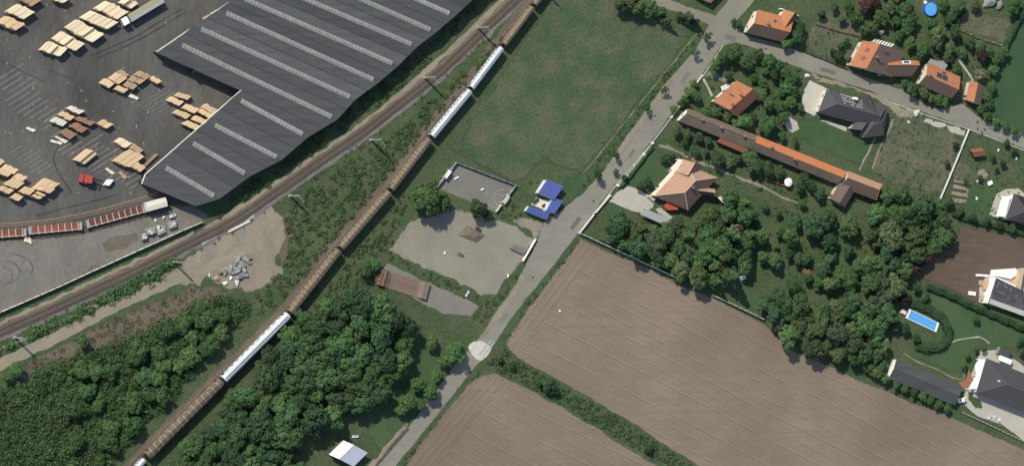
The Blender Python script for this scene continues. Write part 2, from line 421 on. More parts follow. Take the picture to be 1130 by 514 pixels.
# ------------------------------------------------------------------ mesh helpers
class MB:
    def __init__(self, org=(0, 0, 0)):
        self.v = []
        self.f = []
        self.o = Vector(org)
    def add(self, vs, fs):
        n = len(self.v)
        self.v += [tuple(Vector(p) - self.o) for p in vs]
        self.f += [tuple(i + n for i in q) for q in fs]
        return self
    def box(self, c, ax, ay, az):
        """box about c with half axes"""
        c, ax, ay, az = Vector(c), Vector(ax), Vector(ay), Vector(az)
        vs = [c + sx * ax + sy * ay + sz * az for sz in (-1, 1) for sy in (-1, 1) for sx in (-1, 1)]
        return self.add(vs, [(0, 2, 3, 1), (4, 5, 7, 6), (0, 1, 5, 4), (2, 6, 7, 3), (0, 4, 6, 2), (1, 3, 7, 5)])
    def rbox(self, c, d, L, W, H):
        """upright box standing on c, length L along direction d"""
        d = Vector((d[0], d[1], 0)).normalized()
        n = Vector((-d.y, d.x, 0))
        return self.box(Vector(c) + Vector((0, 0, H / 2)), d * L / 2, n * W / 2, (0, 0, H / 2))
    def prism(self, poly, z0, z1):
        """upright prism over a flat outline"""
        p = [Vector((q[0], q[1], 0)) for q in poly]
        ar = sum(p[i].x * p[(i + 1) % len(p)].y - p[(i + 1) % len(p)].x * p[i].y for i in range(len(p)))
        if ar < 0:
            p.reverse()
        n = len(p)
        vs = [Vector((q.x, q.y, z0)) for q in p] + [Vector((q.x, q.y, z1)) for q in p]
        fs = [tuple(range(n - 1, -1, -1)), tuple(range(n, 2 * n))]
        fs += [(i, (i + 1) % n, n + (i + 1) % n, n + i) for i in range(n)]
        return self.add(vs, fs)
    def slab(self, quad, t):
        """a flat polygon in space given thickness t downwards along its normal"""
        q = [Vector(p) for p in quad]
        nn = (q[1] - q[0]).cross(q[2] - q[0]).normalized()
        if nn.z < 0:
            q.reverse()
            nn = -nn
        n = len(q)
        vs = q + [p - nn * t for p in q]
        fs = [tuple(range(n)), tuple(range(2 * n - 1, n - 1, -1))]
        fs += [((i + 1) % n, i, n + i, n + (i + 1) % n) for i in range(n)]
        return self.add(vs, fs)
    def tube(self, a, b, r0, r1=None, n=6):
        a, b = Vector(a), Vector(b)
        r1 = r0 if r1 is None else r1
        d = (b - a).normalized()
        x = d.orthogonal().normalized()
        y = d.cross(x)
        vs = []
        for p, r in ((a, r0), (b, r1)):
            for k in range(n):
                t = 2 * math.pi * k / n
                vs.append(p + x * math.cos(t) * r + y * math.sin(t) * r)
        fs = [(k, (k + 1) % n, n + (k + 1) % n, n + k) for k in range(n)]
        fs += [tuple(range(n - 1, -1, -1)), tuple(range(n, 2 * n))]
        return self.add(vs, fs)
    def mesh(self, name):
        me = bpy.data.meshes.new(name)
        me.from_pydata(self.v, [], self.f)
        return me
    def build(self, name, mat, parent=None, loc=None):
        me = self.mesh(name)
        me.materials.append(MATS[mat])
        o = bpy.data.objects.new(name, me)
        C.objects.link(o)
        if parent is not None:
            o.parent = parent
        elif loc is not None:
            o.location = loc
        else:
            o.location = self.o
        return o

def tag(o, label, cat, group=None):
    o['label'] = label
    o['category'] = cat
    if group:
        o['group'] = group
    return o

def thing(name, label, cat, loc, group=None, rz=0.0):
    o = bpy.data.objects.new(name, None)
    o.empty_display_size = 0.5
    C.objects.link(o)
    o.location = loc
    o.rotation_euler = (0, 0, rz)
    return tag(o, label, cat, group)

def link_copy(src, parent=None, data=None):
    c = src.copy()
    C.objects.link(c)
    if parent is not None:
        c.parent = parent
    return c

def mesh_obj(name, me, mat, parent=None, loc=None):
    if not me.materials:
        me.materials.append(MATS[mat])
    o = bpy.data.objects.new(name, me)
    C.objects.link(o)
    if me.materials[0] is not MATS[mat]:
        o.material_slots[0].link = 'OBJECT'
        o.material_slots[0].material = MATS[mat]
    if parent is not None:
        o.parent = parent
    if loc is not None:
        o.location = loc
    return o

def wob(seed):
    a = [(rnd.uniform(0.15, 1.2), rnd.uniform(0, 6.28), rnd.uniform(0.3, 1)) for _ in range(6)]
    s = sum(k[2] for k in a)
    return lambda t: sum(w * math.sin(f * t + p) for f, p, w in a) / s * 1.8

def rough_outline(pts, jit, step=1.4):
    """world outline with subdivided, uneven edges"""
    w = [at(*p) for p in pts]
    out = []
    f = wob(0)
    s = 0.0
    for i in range(len(w)):
        a, b = w[i], w[(i + 1) % len(w)]
        L = (b - a).length
        n = max(1, int(L / step))
        d = (b - a).normalized()
        nv = Vector((-d.y, d.x, 0))
        for k in range(n):
            t = k / n
            j = (f(s + t * L) * jit + rnd.uniform(-0.3, 0.3) * jit) if k else f(s) * jit * 0.5
            out.append(a + (b - a) * t + nv * j)
        s += L
    return out

SOFT = {'meadow': 2.5, 'grass': 2, 'verge': 1.2, 'lawn': 1.5, 'dry_lot': 2.5, 'crop_field': 1.5, 'dirt': 1.6, 'tan_path': .7, 'dry_scrub_ground': 3.0, 'shoulder': 1.5,
        'playground': 1.3, 'pad': .6, 'road_asphalt': .55, 'ploughed': .9, 'ploughed_headland': 1.0, 'brown_soil': 1.5, 'ballast': .9, 'grey_ballast': .9, 'gravel_lot': .5, 'paving': .35, 'white_gravel': .4, 'stone_blue': .4, 'bed_soil': .3}
def set_fade(me, vals):
    a = me.attributes.new('fade', 'FLOAT', 'POINT')
    a.data.foreach_set('value', vals)

def soft_sheet(name, out, z, mat, w, parent):
    ar = sum(out[i].x * out[(i + 1) % len(out)].y - out[(i + 1) % len(out)].x * out[i].y for i in range(len(out)))
    if ar < 0:
        out = out[::-1]
    n = len(out)
    inn, outer = [], []
    for i in range(n):
        d = out[(i + 2) % n] - out[i - 2]
        d.z = 0
        d.normalize()
        nv = Vector((-d.y, d.x, 0))
        # stay inside narrow shapes
        ww = w
        for j in range(0, n, 2):
            if min((i - j) % n, (j - i) % n) > 6:
                e = out[j] - out[i]
                if e.dot(nv) > 0:
                    ww = min(ww, e.length * .32)
        inn.append(out[i] + nv * ww)
        outer.append(out[i] - nv * ww * .35)
    vs = [(p.x, p.y, z - .004 - rnd.uniform(0, .004)) for p in outer] + [(p.x, p.y, z + .004) for p in inn]
    fs = [(i, (i + 1) % n, n + (i + 1) % n, n + i) for i in range(n)]
    fs += [tuple(n + k for k in t) for t in tessellate_polygon([[Vector((p.x, p.y, 0)) for p in inn]])]
    me = bpy.data.meshes.new(name)
    me.from_pydata(vs, [], fs)
    bm = bmesh.new()
    bm.from_mesh(me)
    for f in bm.faces:
        f.normal_update()
        if f.normal.z < 0:
            f.normal_flip()
    bm.to_mesh(me)
    bm.free()
    set_fade(me, [1.0] * n + [0.0] * n)
    me.materials.append(MATS[mat])
    o = bpy.data.objects.new(name, me)
    C.objects.link(o)
    if parent is not None:
        o.parent = parent
    else:
        o['kind'] = 'structure'
    return o

def sheet(name, pts, z, mat, jit=0.35, step=1.4, parent=None, soft=None):
    out = rough_outline(pts, jit, step)
    soft = SOFT.get(mat, 0) if soft is None else soft
    if soft:
        return soft_sheet(name, out, z, mat, soft, parent)
    org = out[0].copy()
    org.z = 0
    vs = [(p.x, p.y, z) for p in out]
    tris = tessellate_polygon([[Vector(p) for p in vs]])
    me = bpy.data.meshes.new(name)
    me.from_pydata(vs, [], [tuple(t) for t in tris])
    bm = bmesh.new()
    bm.from_mesh(me)
    for f in bm.faces:
        if f.normal.z < 0:
            f.normal_flip()
    bm.to_mesh(me)
    bm.free()
    me.materials.append(MATS[mat])
    o = bpy.data.objects.new(name, me)
    C.objects.link(o)
    if parent is not None:
        o.parent = parent
    else:
        o['kind'] = 'structure'
    return o

def path_pts(pts, step=1.5, z=0.0):
    """smooth world path through points given in image pixels"""
    w = [at(p[0], p[1]) for p in pts]
    w = [w[0] * 2 - w[1]] + w + [w[-1] * 2 - w[-2]]
    out = []
    for i in range(1, len(w) - 2):
        p0, p1, p2, p3 = w[i - 1], w[i], w[i + 1], w[i + 2]
        n = max(2, int((p2 - p1).length / step))
        for k in range(n):
            t = k / n
            q = 0.5 * ((2 * p1) + (-p0 + p2) * t + (2 * p0 - 5 * p1 + 4 * p2 - p3) * t * t + (-p0 + 3 * p1 - 3 * p2 + p3) * t ** 3)
            out.append(Vector((q.x, q.y, z)))
    out.append(Vector((w[-2].x, w[-2].y, z)))
    return out

def normals2d(path):
    ns = []
    for i in range(len(path)):
        d = path[min(i + 1, len(path) - 1)] - path[max(i - 1, 0)]
        d.z = 0
        d.normalize()
        ns.append(Vector((-d.y, d.x, 0)))
    return ns

def ribbon(name, pts, width, z, mat, jit=0.25, off=0.0, parent=None):
    path = path_pts(pts)
    ns = normals2d(path)
    f, g = wob(1), wob(2)
    vs, fs = [], []
    s = 0
    for i, p in enumerate(path):
        if i:
            s += (path[i] - path[i - 1]).length
        w = width / 2
        a = p + ns[i] * (off + w + f(s) * jit + rnd.uniform(-.25, .25) * jit)
        b = p + ns[i] * (off - w + g(s) * jit + rnd.uniform(-.25, .25) * jit)
        fr = min(.42, SOFT.get(mat, 0) / max(width, .1))
        e = (a - b) * (.3 * fr)
        a, b = a + e, b - e
        for q in (a, a + (b - a) * fr, b + (a - b) * fr, b):
            vs.append((q.x, q.y, z))
        if i:
            k = 4 * i
            fs += [(k - 4 + j, k - 3 + j, k + 1 + j, k + j) for j in range(3)]
    me = bpy.data.meshes.new(name)
    me.from_pydata(vs, [], fs)
    set_fade(me, ([1.0, 0.0, 0.0, 1.0] if SOFT.get(mat, 0) else [0.0] * 4) * len(path))
    me.materials.append(MATS[mat])
    o = bpy.data.objects.new(name, me)
    C.objects.link(o)
    if parent is not None:
        o.parent = parent
    else:
        o['kind'] = 'structure'
    return o

def leaf_faces(cen, nor, size, jitter=0.55, aspect=1.35):
    """small rhomboid leaf-clump faces about centres, facing roughly along nor"""
    n = len(cen)
    nn = nor + nrs.normal(0, jitter, (n, 3))
    nn /= np.linalg.norm(nn, axis=1)[:, None] + 1e-9
    r = nrs.normal(0, 1, (n, 3))
    t = np.cross(nn, r)
    t /= np.linalg.norm(t, axis=1)[:, None] + 1e-9
    bt = np.cross(nn, t)
    s = size[:, None]
    a = t * s * aspect
    c = bt * s
    v = np.stack([cen - a, cen - c * 0.9, cen + a, cen + c * 0.9], axis=1).reshape(-1, 3)
    f = np.arange(4 * n).reshape(n, 4)
    return v, f

def leaf_mesh(name, cen, nor, size, jitter=0.55):
    v, f = leaf_faces(cen, nor, size, jitter)
    me = bpy.data.meshes.new(name)
    me.from_pydata(v.tolist(), [], f.tolist())
    return me

def inside(poly, x, y):
    r = False
    n = len(poly)
    j = n - 1
    for i in range(n):
        xi, yi = poly[i]
        xj, yj = poly[j]
        if (yi > y) != (yj > y) and x < (xj - xi) * (y - yi) / (yj - yi) + xi:
            r = not r
        j = i
    return r

ORD = ['first', 'second', 'third', 'fourth', 'fifth', 'sixth', 'seventh', 'eighth', 'ninth', 'tenth', 'eleventh', 'twelfth']

# ================================================================== the setting
g = MB().add([(-1500, -1500, 0), (1500, -1500, 0), (1500, 1500, 0), (-1500, 1500, 0)], [(0, 1, 2, 3)]).build('ground', 'grass')
g['kind'] = 'structure'

sheet('meadow', [(612, -40), (775, -40), (752, 2), (725, 12), (742, 26), (768, 36), (683, 143), (643, 192), (600, 178), (580, 198), (566, 203), (500, 166), (519, 132), (560, 70), (600, 8)], 0.03, 'meadow', 0.5)
for nm, p in (('verge', [(768, 36), (780, 32), (766, 56), (736, 90), (702, 135), (668, 186), (640, 214), (622, 232), (612, 222), (622, 196), (643, 192), (683, 143)]),
              ('verge', [(636, 264), (640, 268), (608, 308), (576, 348), (556, 378), (548, 378), (570, 345), (604, 303)]),
              ('verge', [(444, 514), (454, 498), (515, 422), (534, 412), (531, 405), (498, 440), (436, 516)])):
    sheet(nm, p, 0.034, 'verge', 0.45)
sheet('crop_field', [(1092, 0), (1160, -30), (1260, 120), (1260, 230), (1130, 150), (1104, 132), (1084, 118), (1092, 92), (1100, 80), (1112, 50), (1126, 22)], 0.03, 'crop_field', 0.5)
sheet('crop_field', [(1049, 34), (1062, 10), (1112, 18), (1116, 30), (1108, 50), (1090, 44)], 0.03, 'dry_lot', 0.4)
sheet('dry_lot', [(987, 124), (1030, 124), (1067, 143), (1038, 218), (1016, 212), (985, 205), (958, 190), (966, 172)], 0.03, 'dry_lot', 0.5)
sheet('dry_lot', [(893, 28), (915, 6), (950, 14), (952, 42), (936, 74), (910, 66), (888, 54)], 0.03, 'dry_lot', 0.5)
sheet('dry_lot', [(1040, 176), (1066, 178), (1078, 190), (1082, 205), (1060, 212), (1044, 196)], 0.032, 'dry_lot', 0.5)
for p in ([(882, 132), (908, 128), (936, 146), (966, 152), (948, 184), (930, 176), (872, 150)],
          [(700, 160), (728, 166), (752, 178), (730, 212), (716, 214), (694, 204), (680, 202)],
          [(1006, 330), (1030, 322), (1100, 352), (1140, 372), (1140, 388), (1088, 382), (1060, 414), (1000, 392), (1030, 372)],
          [(1044, 66), (1062, 70), (1076, 88), (1072, 82), (1064, 60), (1052, 58)],
          [(985, 28), (1005, 34), (1010, 52), (992, 56)],
          [(1046, 214), (1100, 196), (1108, 240), (1060, 246)],
          [(905, 276), (935, 262), (955, 280), (948, 304), (915, 296)],
          [(810, 318), (826, 312), (850, 330), (836, 344), (814, 336)],
          [(448, 472), (470, 446), (500, 400), (470, 380), (452, 420), (420, 452), (404, 480), (420, 498)]):
    sheet('lawn', p, 0.036, 'lawn', 0.45)
soil = sheet('ploughed_field', [(640, 263), (660, 272), (700, 288), (748, 312), (800, 334), (842, 356), (878, 388), (914, 402), (950, 420), (1000, 440), (1056, 462), (1130, 495), (1240, 545), (1240, 620), (860, 570), (770, 514), (709, 475), (668, 449), (625, 425), (572, 396), (557, 380), (575, 351), (606, 309)], 0.045, 'ploughed', 0.3)
sheet('ploughed_headland', [(640, 264), (663, 274), (634, 308), (596, 362), (572, 394), (558, 380), (575, 351), (606, 309)], 0.055, 'ploughed_headland', 0.5)
sheet('ploughed_field', [(532, 413), (546, 411), (571, 422), (612, 444), (640, 460), (690, 492), (726, 514), (790, 556), (400, 590), (447, 513), (486, 460), (514, 426)], 0.045, 'ploughed', 0.3)
sheet('ploughed_headland', [(532, 414), (548, 413), (560, 421), (532, 452), (500, 492), (470, 534), (432, 536), (448, 513), (486, 461), (514, 427)], 0.055, 'ploughed_headland', 0.5)
sheet('brown_plot', [(1057, 247), (1094, 254), (1130, 263), (1200, 280), (1200, 320), (1130, 318), (1096, 326), (1076, 334), (1042, 317), (1012, 306), (1013, 295), (1028, 281), (1046, 271), (1056, 262)], 0.045, 'brown_soil', 0.4)
# sawmill yard
yard = sheet('yard', [(-90, -90), (420, -90), (330, 0), (275, 110), (214, 228), (190, 227), (100, 247), (0, 259), (-90, 265)], 0.03, 'asphalt_yard', 0.2)
gravel = sheet('gravel_lot', [(-90, 264), (0, 259), (100, 247), (190, 227), (212, 226), (232, 238), (222, 245), (200, 255), (100, 299), (0, 345), (-90, 386)], 0.036, 'gravel_lot', 0.25)
for p in ([(112, 268), (130, 259), (150, 256), (152, 266), (132, 277), (118, 277)], [(96, 296), (108, 292), (112, 297), (98, 301)]):
    o = sheet('rusty_stain', p, 0.042, 'ballast', 0.5, parent=gravel)
sheet('dirt_clearing', [(182, 302), (200, 290), (228, 264), (250, 252), (272, 240), (300, 226), (312, 238), (318, 260), (305, 284), (314, 300), (300, 314), (280, 323), (250, 319), (228, 308), (206, 318)], 0.036, 'dirt', 0.9)
sheet('dry_bank', [(18, 404), (60, 384), (100, 362), (150, 338), (190, 322), (228, 312), (262, 322), (240, 336), (190, 362), (140, 376), (90, 392), (52, 402), (16, 430)], 0.030, 'dry_scrub_ground', 0.9)
sheet('dry_bank', [(300, 240), (322, 232), (332, 246), (324, 262), (312, 300), (300, 314), (310, 290)], 0.030, 'dry_scrub_ground', 0.9)
ribbon('mown_edge', [(769, 37), (726, 90), (683, 143), (660, 172), (643, 192)], 0.35, 0.05, 'dirt', 0.15)
ribbon('mown_edge', [(643, 192), (620, 184), (600, 178)], 0.35, 0.05, 'bed_soil', 0.15)
ribbon('mown_edge', [(600, 178), (590, 188), (580, 198), (566, 203)], 0.35, 0.05, 'shoulder', 0.15)
ribbon('mown_edge', [(500, 166), (530, 182), (566, 202)], 0.5, 0.05, 'bed_soil', 0.2)
ribbon('mown_edge', [(500, 166), (512, 146), (530, 118), (560, 72)], 0.5, 0.05, 'shoulder', 0.2)
ribbon('dirt_track', [(-40, 422), (0, 402), (40, 383), (90, 357), (126, 339), (165, 320), (200, 305), (240, 291), (266, 276)], 4.0, 0.045, 'tan_path', 0.35)
ribbon('dirt_track', [(-30, 396), (10, 382), (60, 358), (110, 334), (150, 314), (196, 296), (222, 280)], 1.1, 0.042, 'dirt', 0.6)
ribbon('service_path', [(226, 254), (244, 243), (291, 213), (345, 175), (400, 138), (442, 103), (474, 76), (514, 39), (545, 10), (575, -22)], 2.2, 0.05, 'tan_path', 0.35)
ribbon('service_path', [(-20, 372), (0, 357), (60, 330), (120, 302), (170, 279), (214, 257)], 1.5, 0.05, 'tan_path', 0.4)
for a in ([(236, 257), (262, 241), (300, 219)], [(222, 268), (246, 253), (280, 237)]):
    ribbon('stone_strip', a, 1.5, 0.06, 'stone_blue', 0.2)
# roads
road = sheet('road', [(782, 28), (766, 56), (736, 89), (703, 134), (667, 187), (640, 216), (612, 236), (597, 252), (590, 272), (569, 313), (541, 352), (529, 372), (508, 394), (454, 466), (412, 514), (360, 578), (388, 578),
                      (437, 514), (500, 436), (546, 378), (570, 344), (604, 302), (638, 257), (680, 203), (718, 158), (740, 129), (775, 83), (796, 52),
                      (812, 48), (830, 53), (860, 67), (894, 80), (928, 91), (961, 101), (985, 113), (1020, 125), (1069, 142), (1130, 165), (1200, 190),
                      (1200, 178), (1130, 151), (1081, 129), (1062, 114), (1050, 118), (1029, 120), (996, 99), (970, 90), (935, 78), (880, 55), (852, 46), (822, 38), (808, 28), (822, 14), (860, -30), (830, -50), (803, 0), (790, 17), (760, 8), (736, -2), (690, -20), (684, -8), (728, 8), (765, 21)], 0.06, 'road_asphalt', 0.18)
def curb_strip(name, pts, parent):
    p = path_pts(pts)
    ns = normals2d(p)
    mb = MB()
    for i in range(len(p) - 1):
        a, b_ = p[i], p[i + 1]
        mb.box((a + b_) / 2 + Vector((0, 0, 0.06)), (b_ - a) / 2, ns[i] * 0.11, (0, 0, 0.06))
    return mb.build(name, 'concrete_light', parent)
curb_strip('kerb', [(798, 50), (777, 82), (742, 128), (719, 158), (681, 203), (640, 257)], road)
curb_strip('kerb', [(1130, 166), (1070, 143), (1020, 126.5), (986, 114)], road)
sheet('shoulder', [(528, 374), (541, 352), (569, 313), (580, 300), (574, 318), (560, 340), (536, 374)], 0.066, 'dirt', 0.4)
sheet('shoulder', [(704, 133), (690, 150), (668, 186), (676, 184), (700, 152), (722, 122), (738, 100), (744, 88), (735, 90)], 0.066, 'dirt', 0.3)
sheet('shoulder', [(453, 467), (412, 514), (405, 518), (420, 496), (448, 466)], 0.064, 'dirt', 0.3)
sheet('shoulder', [(893, 80), (905, 84), (960, 101), (990, 112), (1000, 122), (990, 128), (980, 118), (940, 98), (918, 94), (904, 92), (898, 86)], 0.064, 'dirt', 0.5)
sheet('shoulder', [(1022, 130), (1066, 144), (1064, 150), (1034, 140), (1018, 134)], 0.05, 'paving', 0.5)
sheet('apron', [(564, 243), (580, 238), (600, 246), (612, 238), (600, 252), (592, 266), (582, 254), (572, 250)], 0.055, 'dirt', 0.4)
sheet('pale_patch', cr(370, 371, 3.595, [(528, 45), (535, 28), (550, 18), (590, 20), (618, 45), (612, 60), (600, 80), (578, 95), (555, 88), (540, 75)]), 0.075, 'road_patch', 0.3, 0.7)
for i, (a, b_) in enumerate((((529, 391), (543, 374)), ((533, 393), (546, 377)))):
    ribbon('wheel_track', [a, ((a[0] + b_[0]) / 2, (a[1] + b_[1]) / 2), b_], 0.5, 0.082, 'court_line', 0.05)
ribbon('garden_track', [(727, 161), (745, 166), (770, 178), (800, 190), (835, 204), (880, 224)], 1.3, 0.045, 'dirt', 0.4)
ribbon('garden_path', [(1056, 64), (1064, 74), (1074, 90)], 0.9, 0.045, 'paving', 0.2)
ribbon('garden_path', [(774, 84), (782, 98), (786, 106)], 0.9, 0.045, 'paving', 0.15)
sheet('driveway', [(776, 84), (782, 78), (806, 88), (800, 92)], 0.05, 'pad', 0.15)
ribbon('garden_path', [(966, 152), (958, 168), (948, 188)], 1.2, 0.045, 'dirt', 0.3)
ribbon('garden_path', [(986, 132), (974, 158), (962, 186)], 0.9, 0.045, 'dirt', 0.3)
ribbon('lawn_edging', cr(930, 384, 3.955, [(270, 25), (330, 60), (420, 95), (480, 130), (525, 130), (535, 90)]), 0.5, 0.05, 'dirt', 0.12)
ribbon('lawn_edging', cr(930, 250, 3.955, [(460, 510), (520, 490), (600, 482), (640, 510)]), 0.5, 0.05, 'paving', 0.12)
# playground, ramp pad and court
play = sheet('playground', [(428, 277), (444, 255), (453, 243), (474, 238), (500, 230), (520, 234), (548, 242), (570, 248), (590, 264), (578, 288), (562, 306), (546, 326), (530, 327), (518, 318), (503, 311), (473, 298), (450, 288)], 0.04, 'playground', 0.35)
w4 = [at(*p) for p in ((505, 260), (515, 248), (536, 260), (526, 268))]
cw = sum(w4, Vector()) / 4
top = [p * .35 + cw * .65 + Vector((0, 0, .8)) for p in w4]
tag(MB((cw.x, cw.y, 0)).add([p + Vector((0, 0, .03)) for p in w4] + top, [(4, 5, 6, 7)] + [(k, (k + 1) % 4, 4 + (k + 1) % 4, 4 + k) for k in range(4)] + [(3, 2, 1, 0)]).build('pyramid_ramp', 'mound_brown'), 'low brown four-sided pyramid ramp on the playground', 'ramp')
sheet('ramp_pad', [(428, 290), (415, 304), (450, 326), (489, 347), (520, 349), (529, 337), (516, 330), (489, 318), (468, 309)], 0.042, 'pad', 0.25)
sheet('shoulder', [(432, 274), (444, 254), (448, 256), (440, 272), (452, 286), (448, 288)], 0.046, 'dirt', 0.3)
court = sheet('court', [(502.5, 180), (568, 205), (547, 234), (481, 207)], 0.046, 'court_floor', 0.06)
for a, b_ in (((546, 229), (539, 226)), ((549, 214), (556, 217)), ((530, 211), (533, 207)), ((534, 215), (538, 211))):
    mb = MB()
    p, q = at(*a), at(*b_)
    d = q - p
    mb.rbox((p + q) / 2 + Vector((0, 0, 0.05)), d, d.length, 0.12, 0.006)
    mb.build('court_line', 'court_line', court)
mb = MB()
cc, R = at(553, 218), 2.6
for k in range(14):
    a0, a1 = 1.2 + k * 0.24, 1.2 + (k + 1) * 0.24
    p = [cc + Vector((math.cos(t) * r_, math.sin(t) * r_, 0.056)) for t, r_ in ((a0, R), (a1, R), (a1, R + 0.14), (a0, R + 0.14))]
    mb.add(p, [(0, 1, 2, 3)])
mb.build('court_arc', 'court_line', court)

# gardens' hard surfaces
sheet('white_yard', cr(860, 80, 4.944, [(112, 205), (128, 110), (165, 42), (275, 92), (215, 190), (205, 225), (190, 238)]), 0.05, 'white_gravel', 0.15)
sheet('driveway', cr(660, 165, 4.944, [(55, 285), (100, 235), (165, 198), (240, 225), (318, 270), (300, 320), (240, 345), (180, 335)]), 0.05, 'paving', 0.15)
sheet('patio', cr(660, 165, 4.944, [(310, 325), (340, 315), (410, 370), (395, 382), (330, 350)]), 0.052, 'paving', 0.1)
sheet('patio', cr(860, 80, 4.944, [(225, 260), (260, 258), (370, 300), (365, 325), (280, 290)]), 0.05, 'paving', 0.1)
sheet('terrace', cr(970, 160, 4.944, [(600, 380), (640, 265), (690, 240), (760, 235), (791, 260), (850, 300), (740, 420), (680, 410)]), 0.05, 'paving', 0.1)
sheet('terrace', cr(930, 384, 3.955, [(520, 240), (535, 180), (600, 10), (680, 5), (770, 60), (850, 130), (850, 440), (791, 405), (690, 330), (590, 300)]), 0.05, 'paving', 0.1)
sheet('lawn_patch', cr(930, 384, 3.955, [(545, 195), (560, 190), (610, 235), (615, 262), (575, 265), (545, 225)]), 0.056, 'lawn', 0.15)
sheet('brick_path', cr(930, 384, 3.955, [(505, 150), (540, 130), (550, 90), (575, 150), (550, 180), (530, 178)]), 0.058, 'brick_red', 0.1)
sheet('building_site', cr(930, 250, 3.955, [(590, 330), (600, 250), (625, 215), (680, 190), (800, 180), (900, 220), (900, 400), (640, 345)]), 0.055, 'paving', 0.3)
sheet('sand_heap', cr(860, 80, 4.944, [(20, 265), (50, 240), (100, 270), (110, 310), (70, 330), (40, 310)]), 0.05, 'paving', 0.3)
sheet('sand_patch', cr(970, 160, 4.944, [(530, 185), (535, 130), (570, 120), (605, 165), (575, 190)]), 0.05, 'dirt', 0.3)
sheet('rubble_patch', cr(970, 80, 4.944, [(85, 240), (100, 195), (200, 190), (250, 230), (180, 250), (120, 255)]), 0.05, 'dirt', 0.4)
bed = sheet('vegetable_plot', cr(970, 160, 4.944, [(385, 310), (400, 180), (490, 195), (495, 230), (490, 290), (465, 345), (430, 345)]), 0.048, 'dirt', 0.15)
for k in range(4):
    yy = 205 + 36 * k
    sheet('bed_row', cr(970, 160, 4.944, [(398 - k * 3, yy - 8), (480, yy + 6), (478, yy + 24), (393 - k * 3, yy + 10)]), 0.056, 'bed_soil', 0.15, parent=bed)

# ------------------------------------------------------------------ railway
def track(label, pts, ball_w, ball_mat, off, sleeper_mat, gauge=1.5, raised=0.28, scale_fn=None):
    path = path_pts(pts, 1.2)
    ns = normals2d(path)
    vs, fs = [], []
    f, g_ = wob(1), wob(2)
    for i, p in enumerate(path):
        s = i * 1.2
        k = scale_fn(i / (len(path) - 1)) if scale_fn else 1.0
        prof = [(ball_w / 2 + 0.5 + 0.35 * f(s), 0.02), (ball_w / 2, raised), (-ball_w / 2, raised), (-ball_w / 2 - 0.5 - 0.35 * g_(s), 0.02)]
        for a, z in prof:
            q = p + ns[i] * (a * k + off)
            vs.append((q.x, q.y, z))
        if i:
            n = 4 * i
            for j in range(3):
                fs.append((n - 4 + j, n - 3 + j, n + 1 + j, n + j))
    me = bpy.data.meshes.new('railway_track')
    me.from_pydata(vs, [], fs)
    me.materials.append(MATS[ball_mat])
    o = bpy.data.objects.new('railway_track', me)
    C.objects.link(o)
    o['kind'] = 'structure'
    for sgn in (-1, 1):
        mb = MB()
        for i in range(len(path) - 1):
            k = scale_fn(i / (len(path) - 1)) if scale_fn else 1.0
            a, b_ = path[i] + ns[i] * sgn * gauge / 2 * k, path[i + 1] + ns[i + 1] * sgn * gauge / 2 * k
            mb.box((a + b_) / 2 + Vector((0, 0, raised + 0.2)), (b_ - a) * 0.51, ns[i] * 0.06, (0, 0, 0.08))
        mb.build('rail', 'rail_steel', o)
    mb = MB()
    L = 0
    nxt = 0.0
    for i in range(len(path) - 1):
        seg = (path[i + 1] - path[i]).length
        k = scale_fn(i / (len(path) - 1)) if scale_fn else 1.0
        while nxt < L + seg:
            p = path[i] + (path[i + 1] - path[i]) * ((nxt - L) / seg)
            d = (path[i + 1] - path[i]).normalized()
            mb.box(p + Vector((0, 0, raised + 0.06)), d * 0.16 * k, ns[i] * 1.3 * k, (0, 0, 0.07))
            nxt += 0.95 * k
        L += seg
    s = mb.build('sleepers', sleeper_mat, o)
    s['kind'] = 'stuff'
    return o, path

LINE1 = [(-60, 394), (0, 366), (60, 339.5), (100, 321), (150, 298), (200, 273), (255, 245), (300, 215), (350, 180), (400, 146), (450, 107), (484, 80), (526, 40), (565, 3), (600, -32)]
ribbon('ballast_shoulder', LINE1, 5.0, 0.055, 'grey_ballast', 0.4, -0.7)
track('line', LINE1, 2.9, 'ballast', 0.0, 'sleeper_wood')
# the train's line (its roof is traced at 3.9 m, so the rails lie further west)
ROOF_LINE = [(126, 546), (162, 505), (246, 420), (320, 346), (376, 275), (432, 211), (476, 152), (520, 98.5), (556, 51.5), (598, -3), (640, -58)]
LINE2 = []
for x, y in ROOF_LINE:
    w = at(x, y, 3.6)
    LINE2.append((565 + (w.x * math.cos(PHI)) * FOC / (DIST + w.x * math.sin(PHI)), y))
train_k = lambda t: 1.25 - 0.55 * t
ribbon('embankment', LINE2, 6.6, 0.05, 'dry_scrub_ground', 0.6, 0.4)
ribbon('ballast_shoulder', LINE2, 4.4, 0.058, 'ballast', 0.4, 1.3)
track('train line', LINE2, 2.9, 'ballast', 0.0, 'sleeper_wood', raised=0.22, scale_fn=train_k)
LOT_RAIL = [(-40, 264), (0, 261), (30, 259.5), (60, 257), (90, 253), (125, 245), (160, 235), (190, 227)]
track('siding', LOT_RAIL, 2.2, 'ballast', 0.0, 'sleeper_wood', raised=0.12)
SIDING2 = [(-40, 251), (0, 249), (40, 246), (75, 241), (110, 233), (140, 225), (175, 214)]
ribbon('siding_bed', SIDING2, 2.2, 0.05, 'ballast', 0.2)
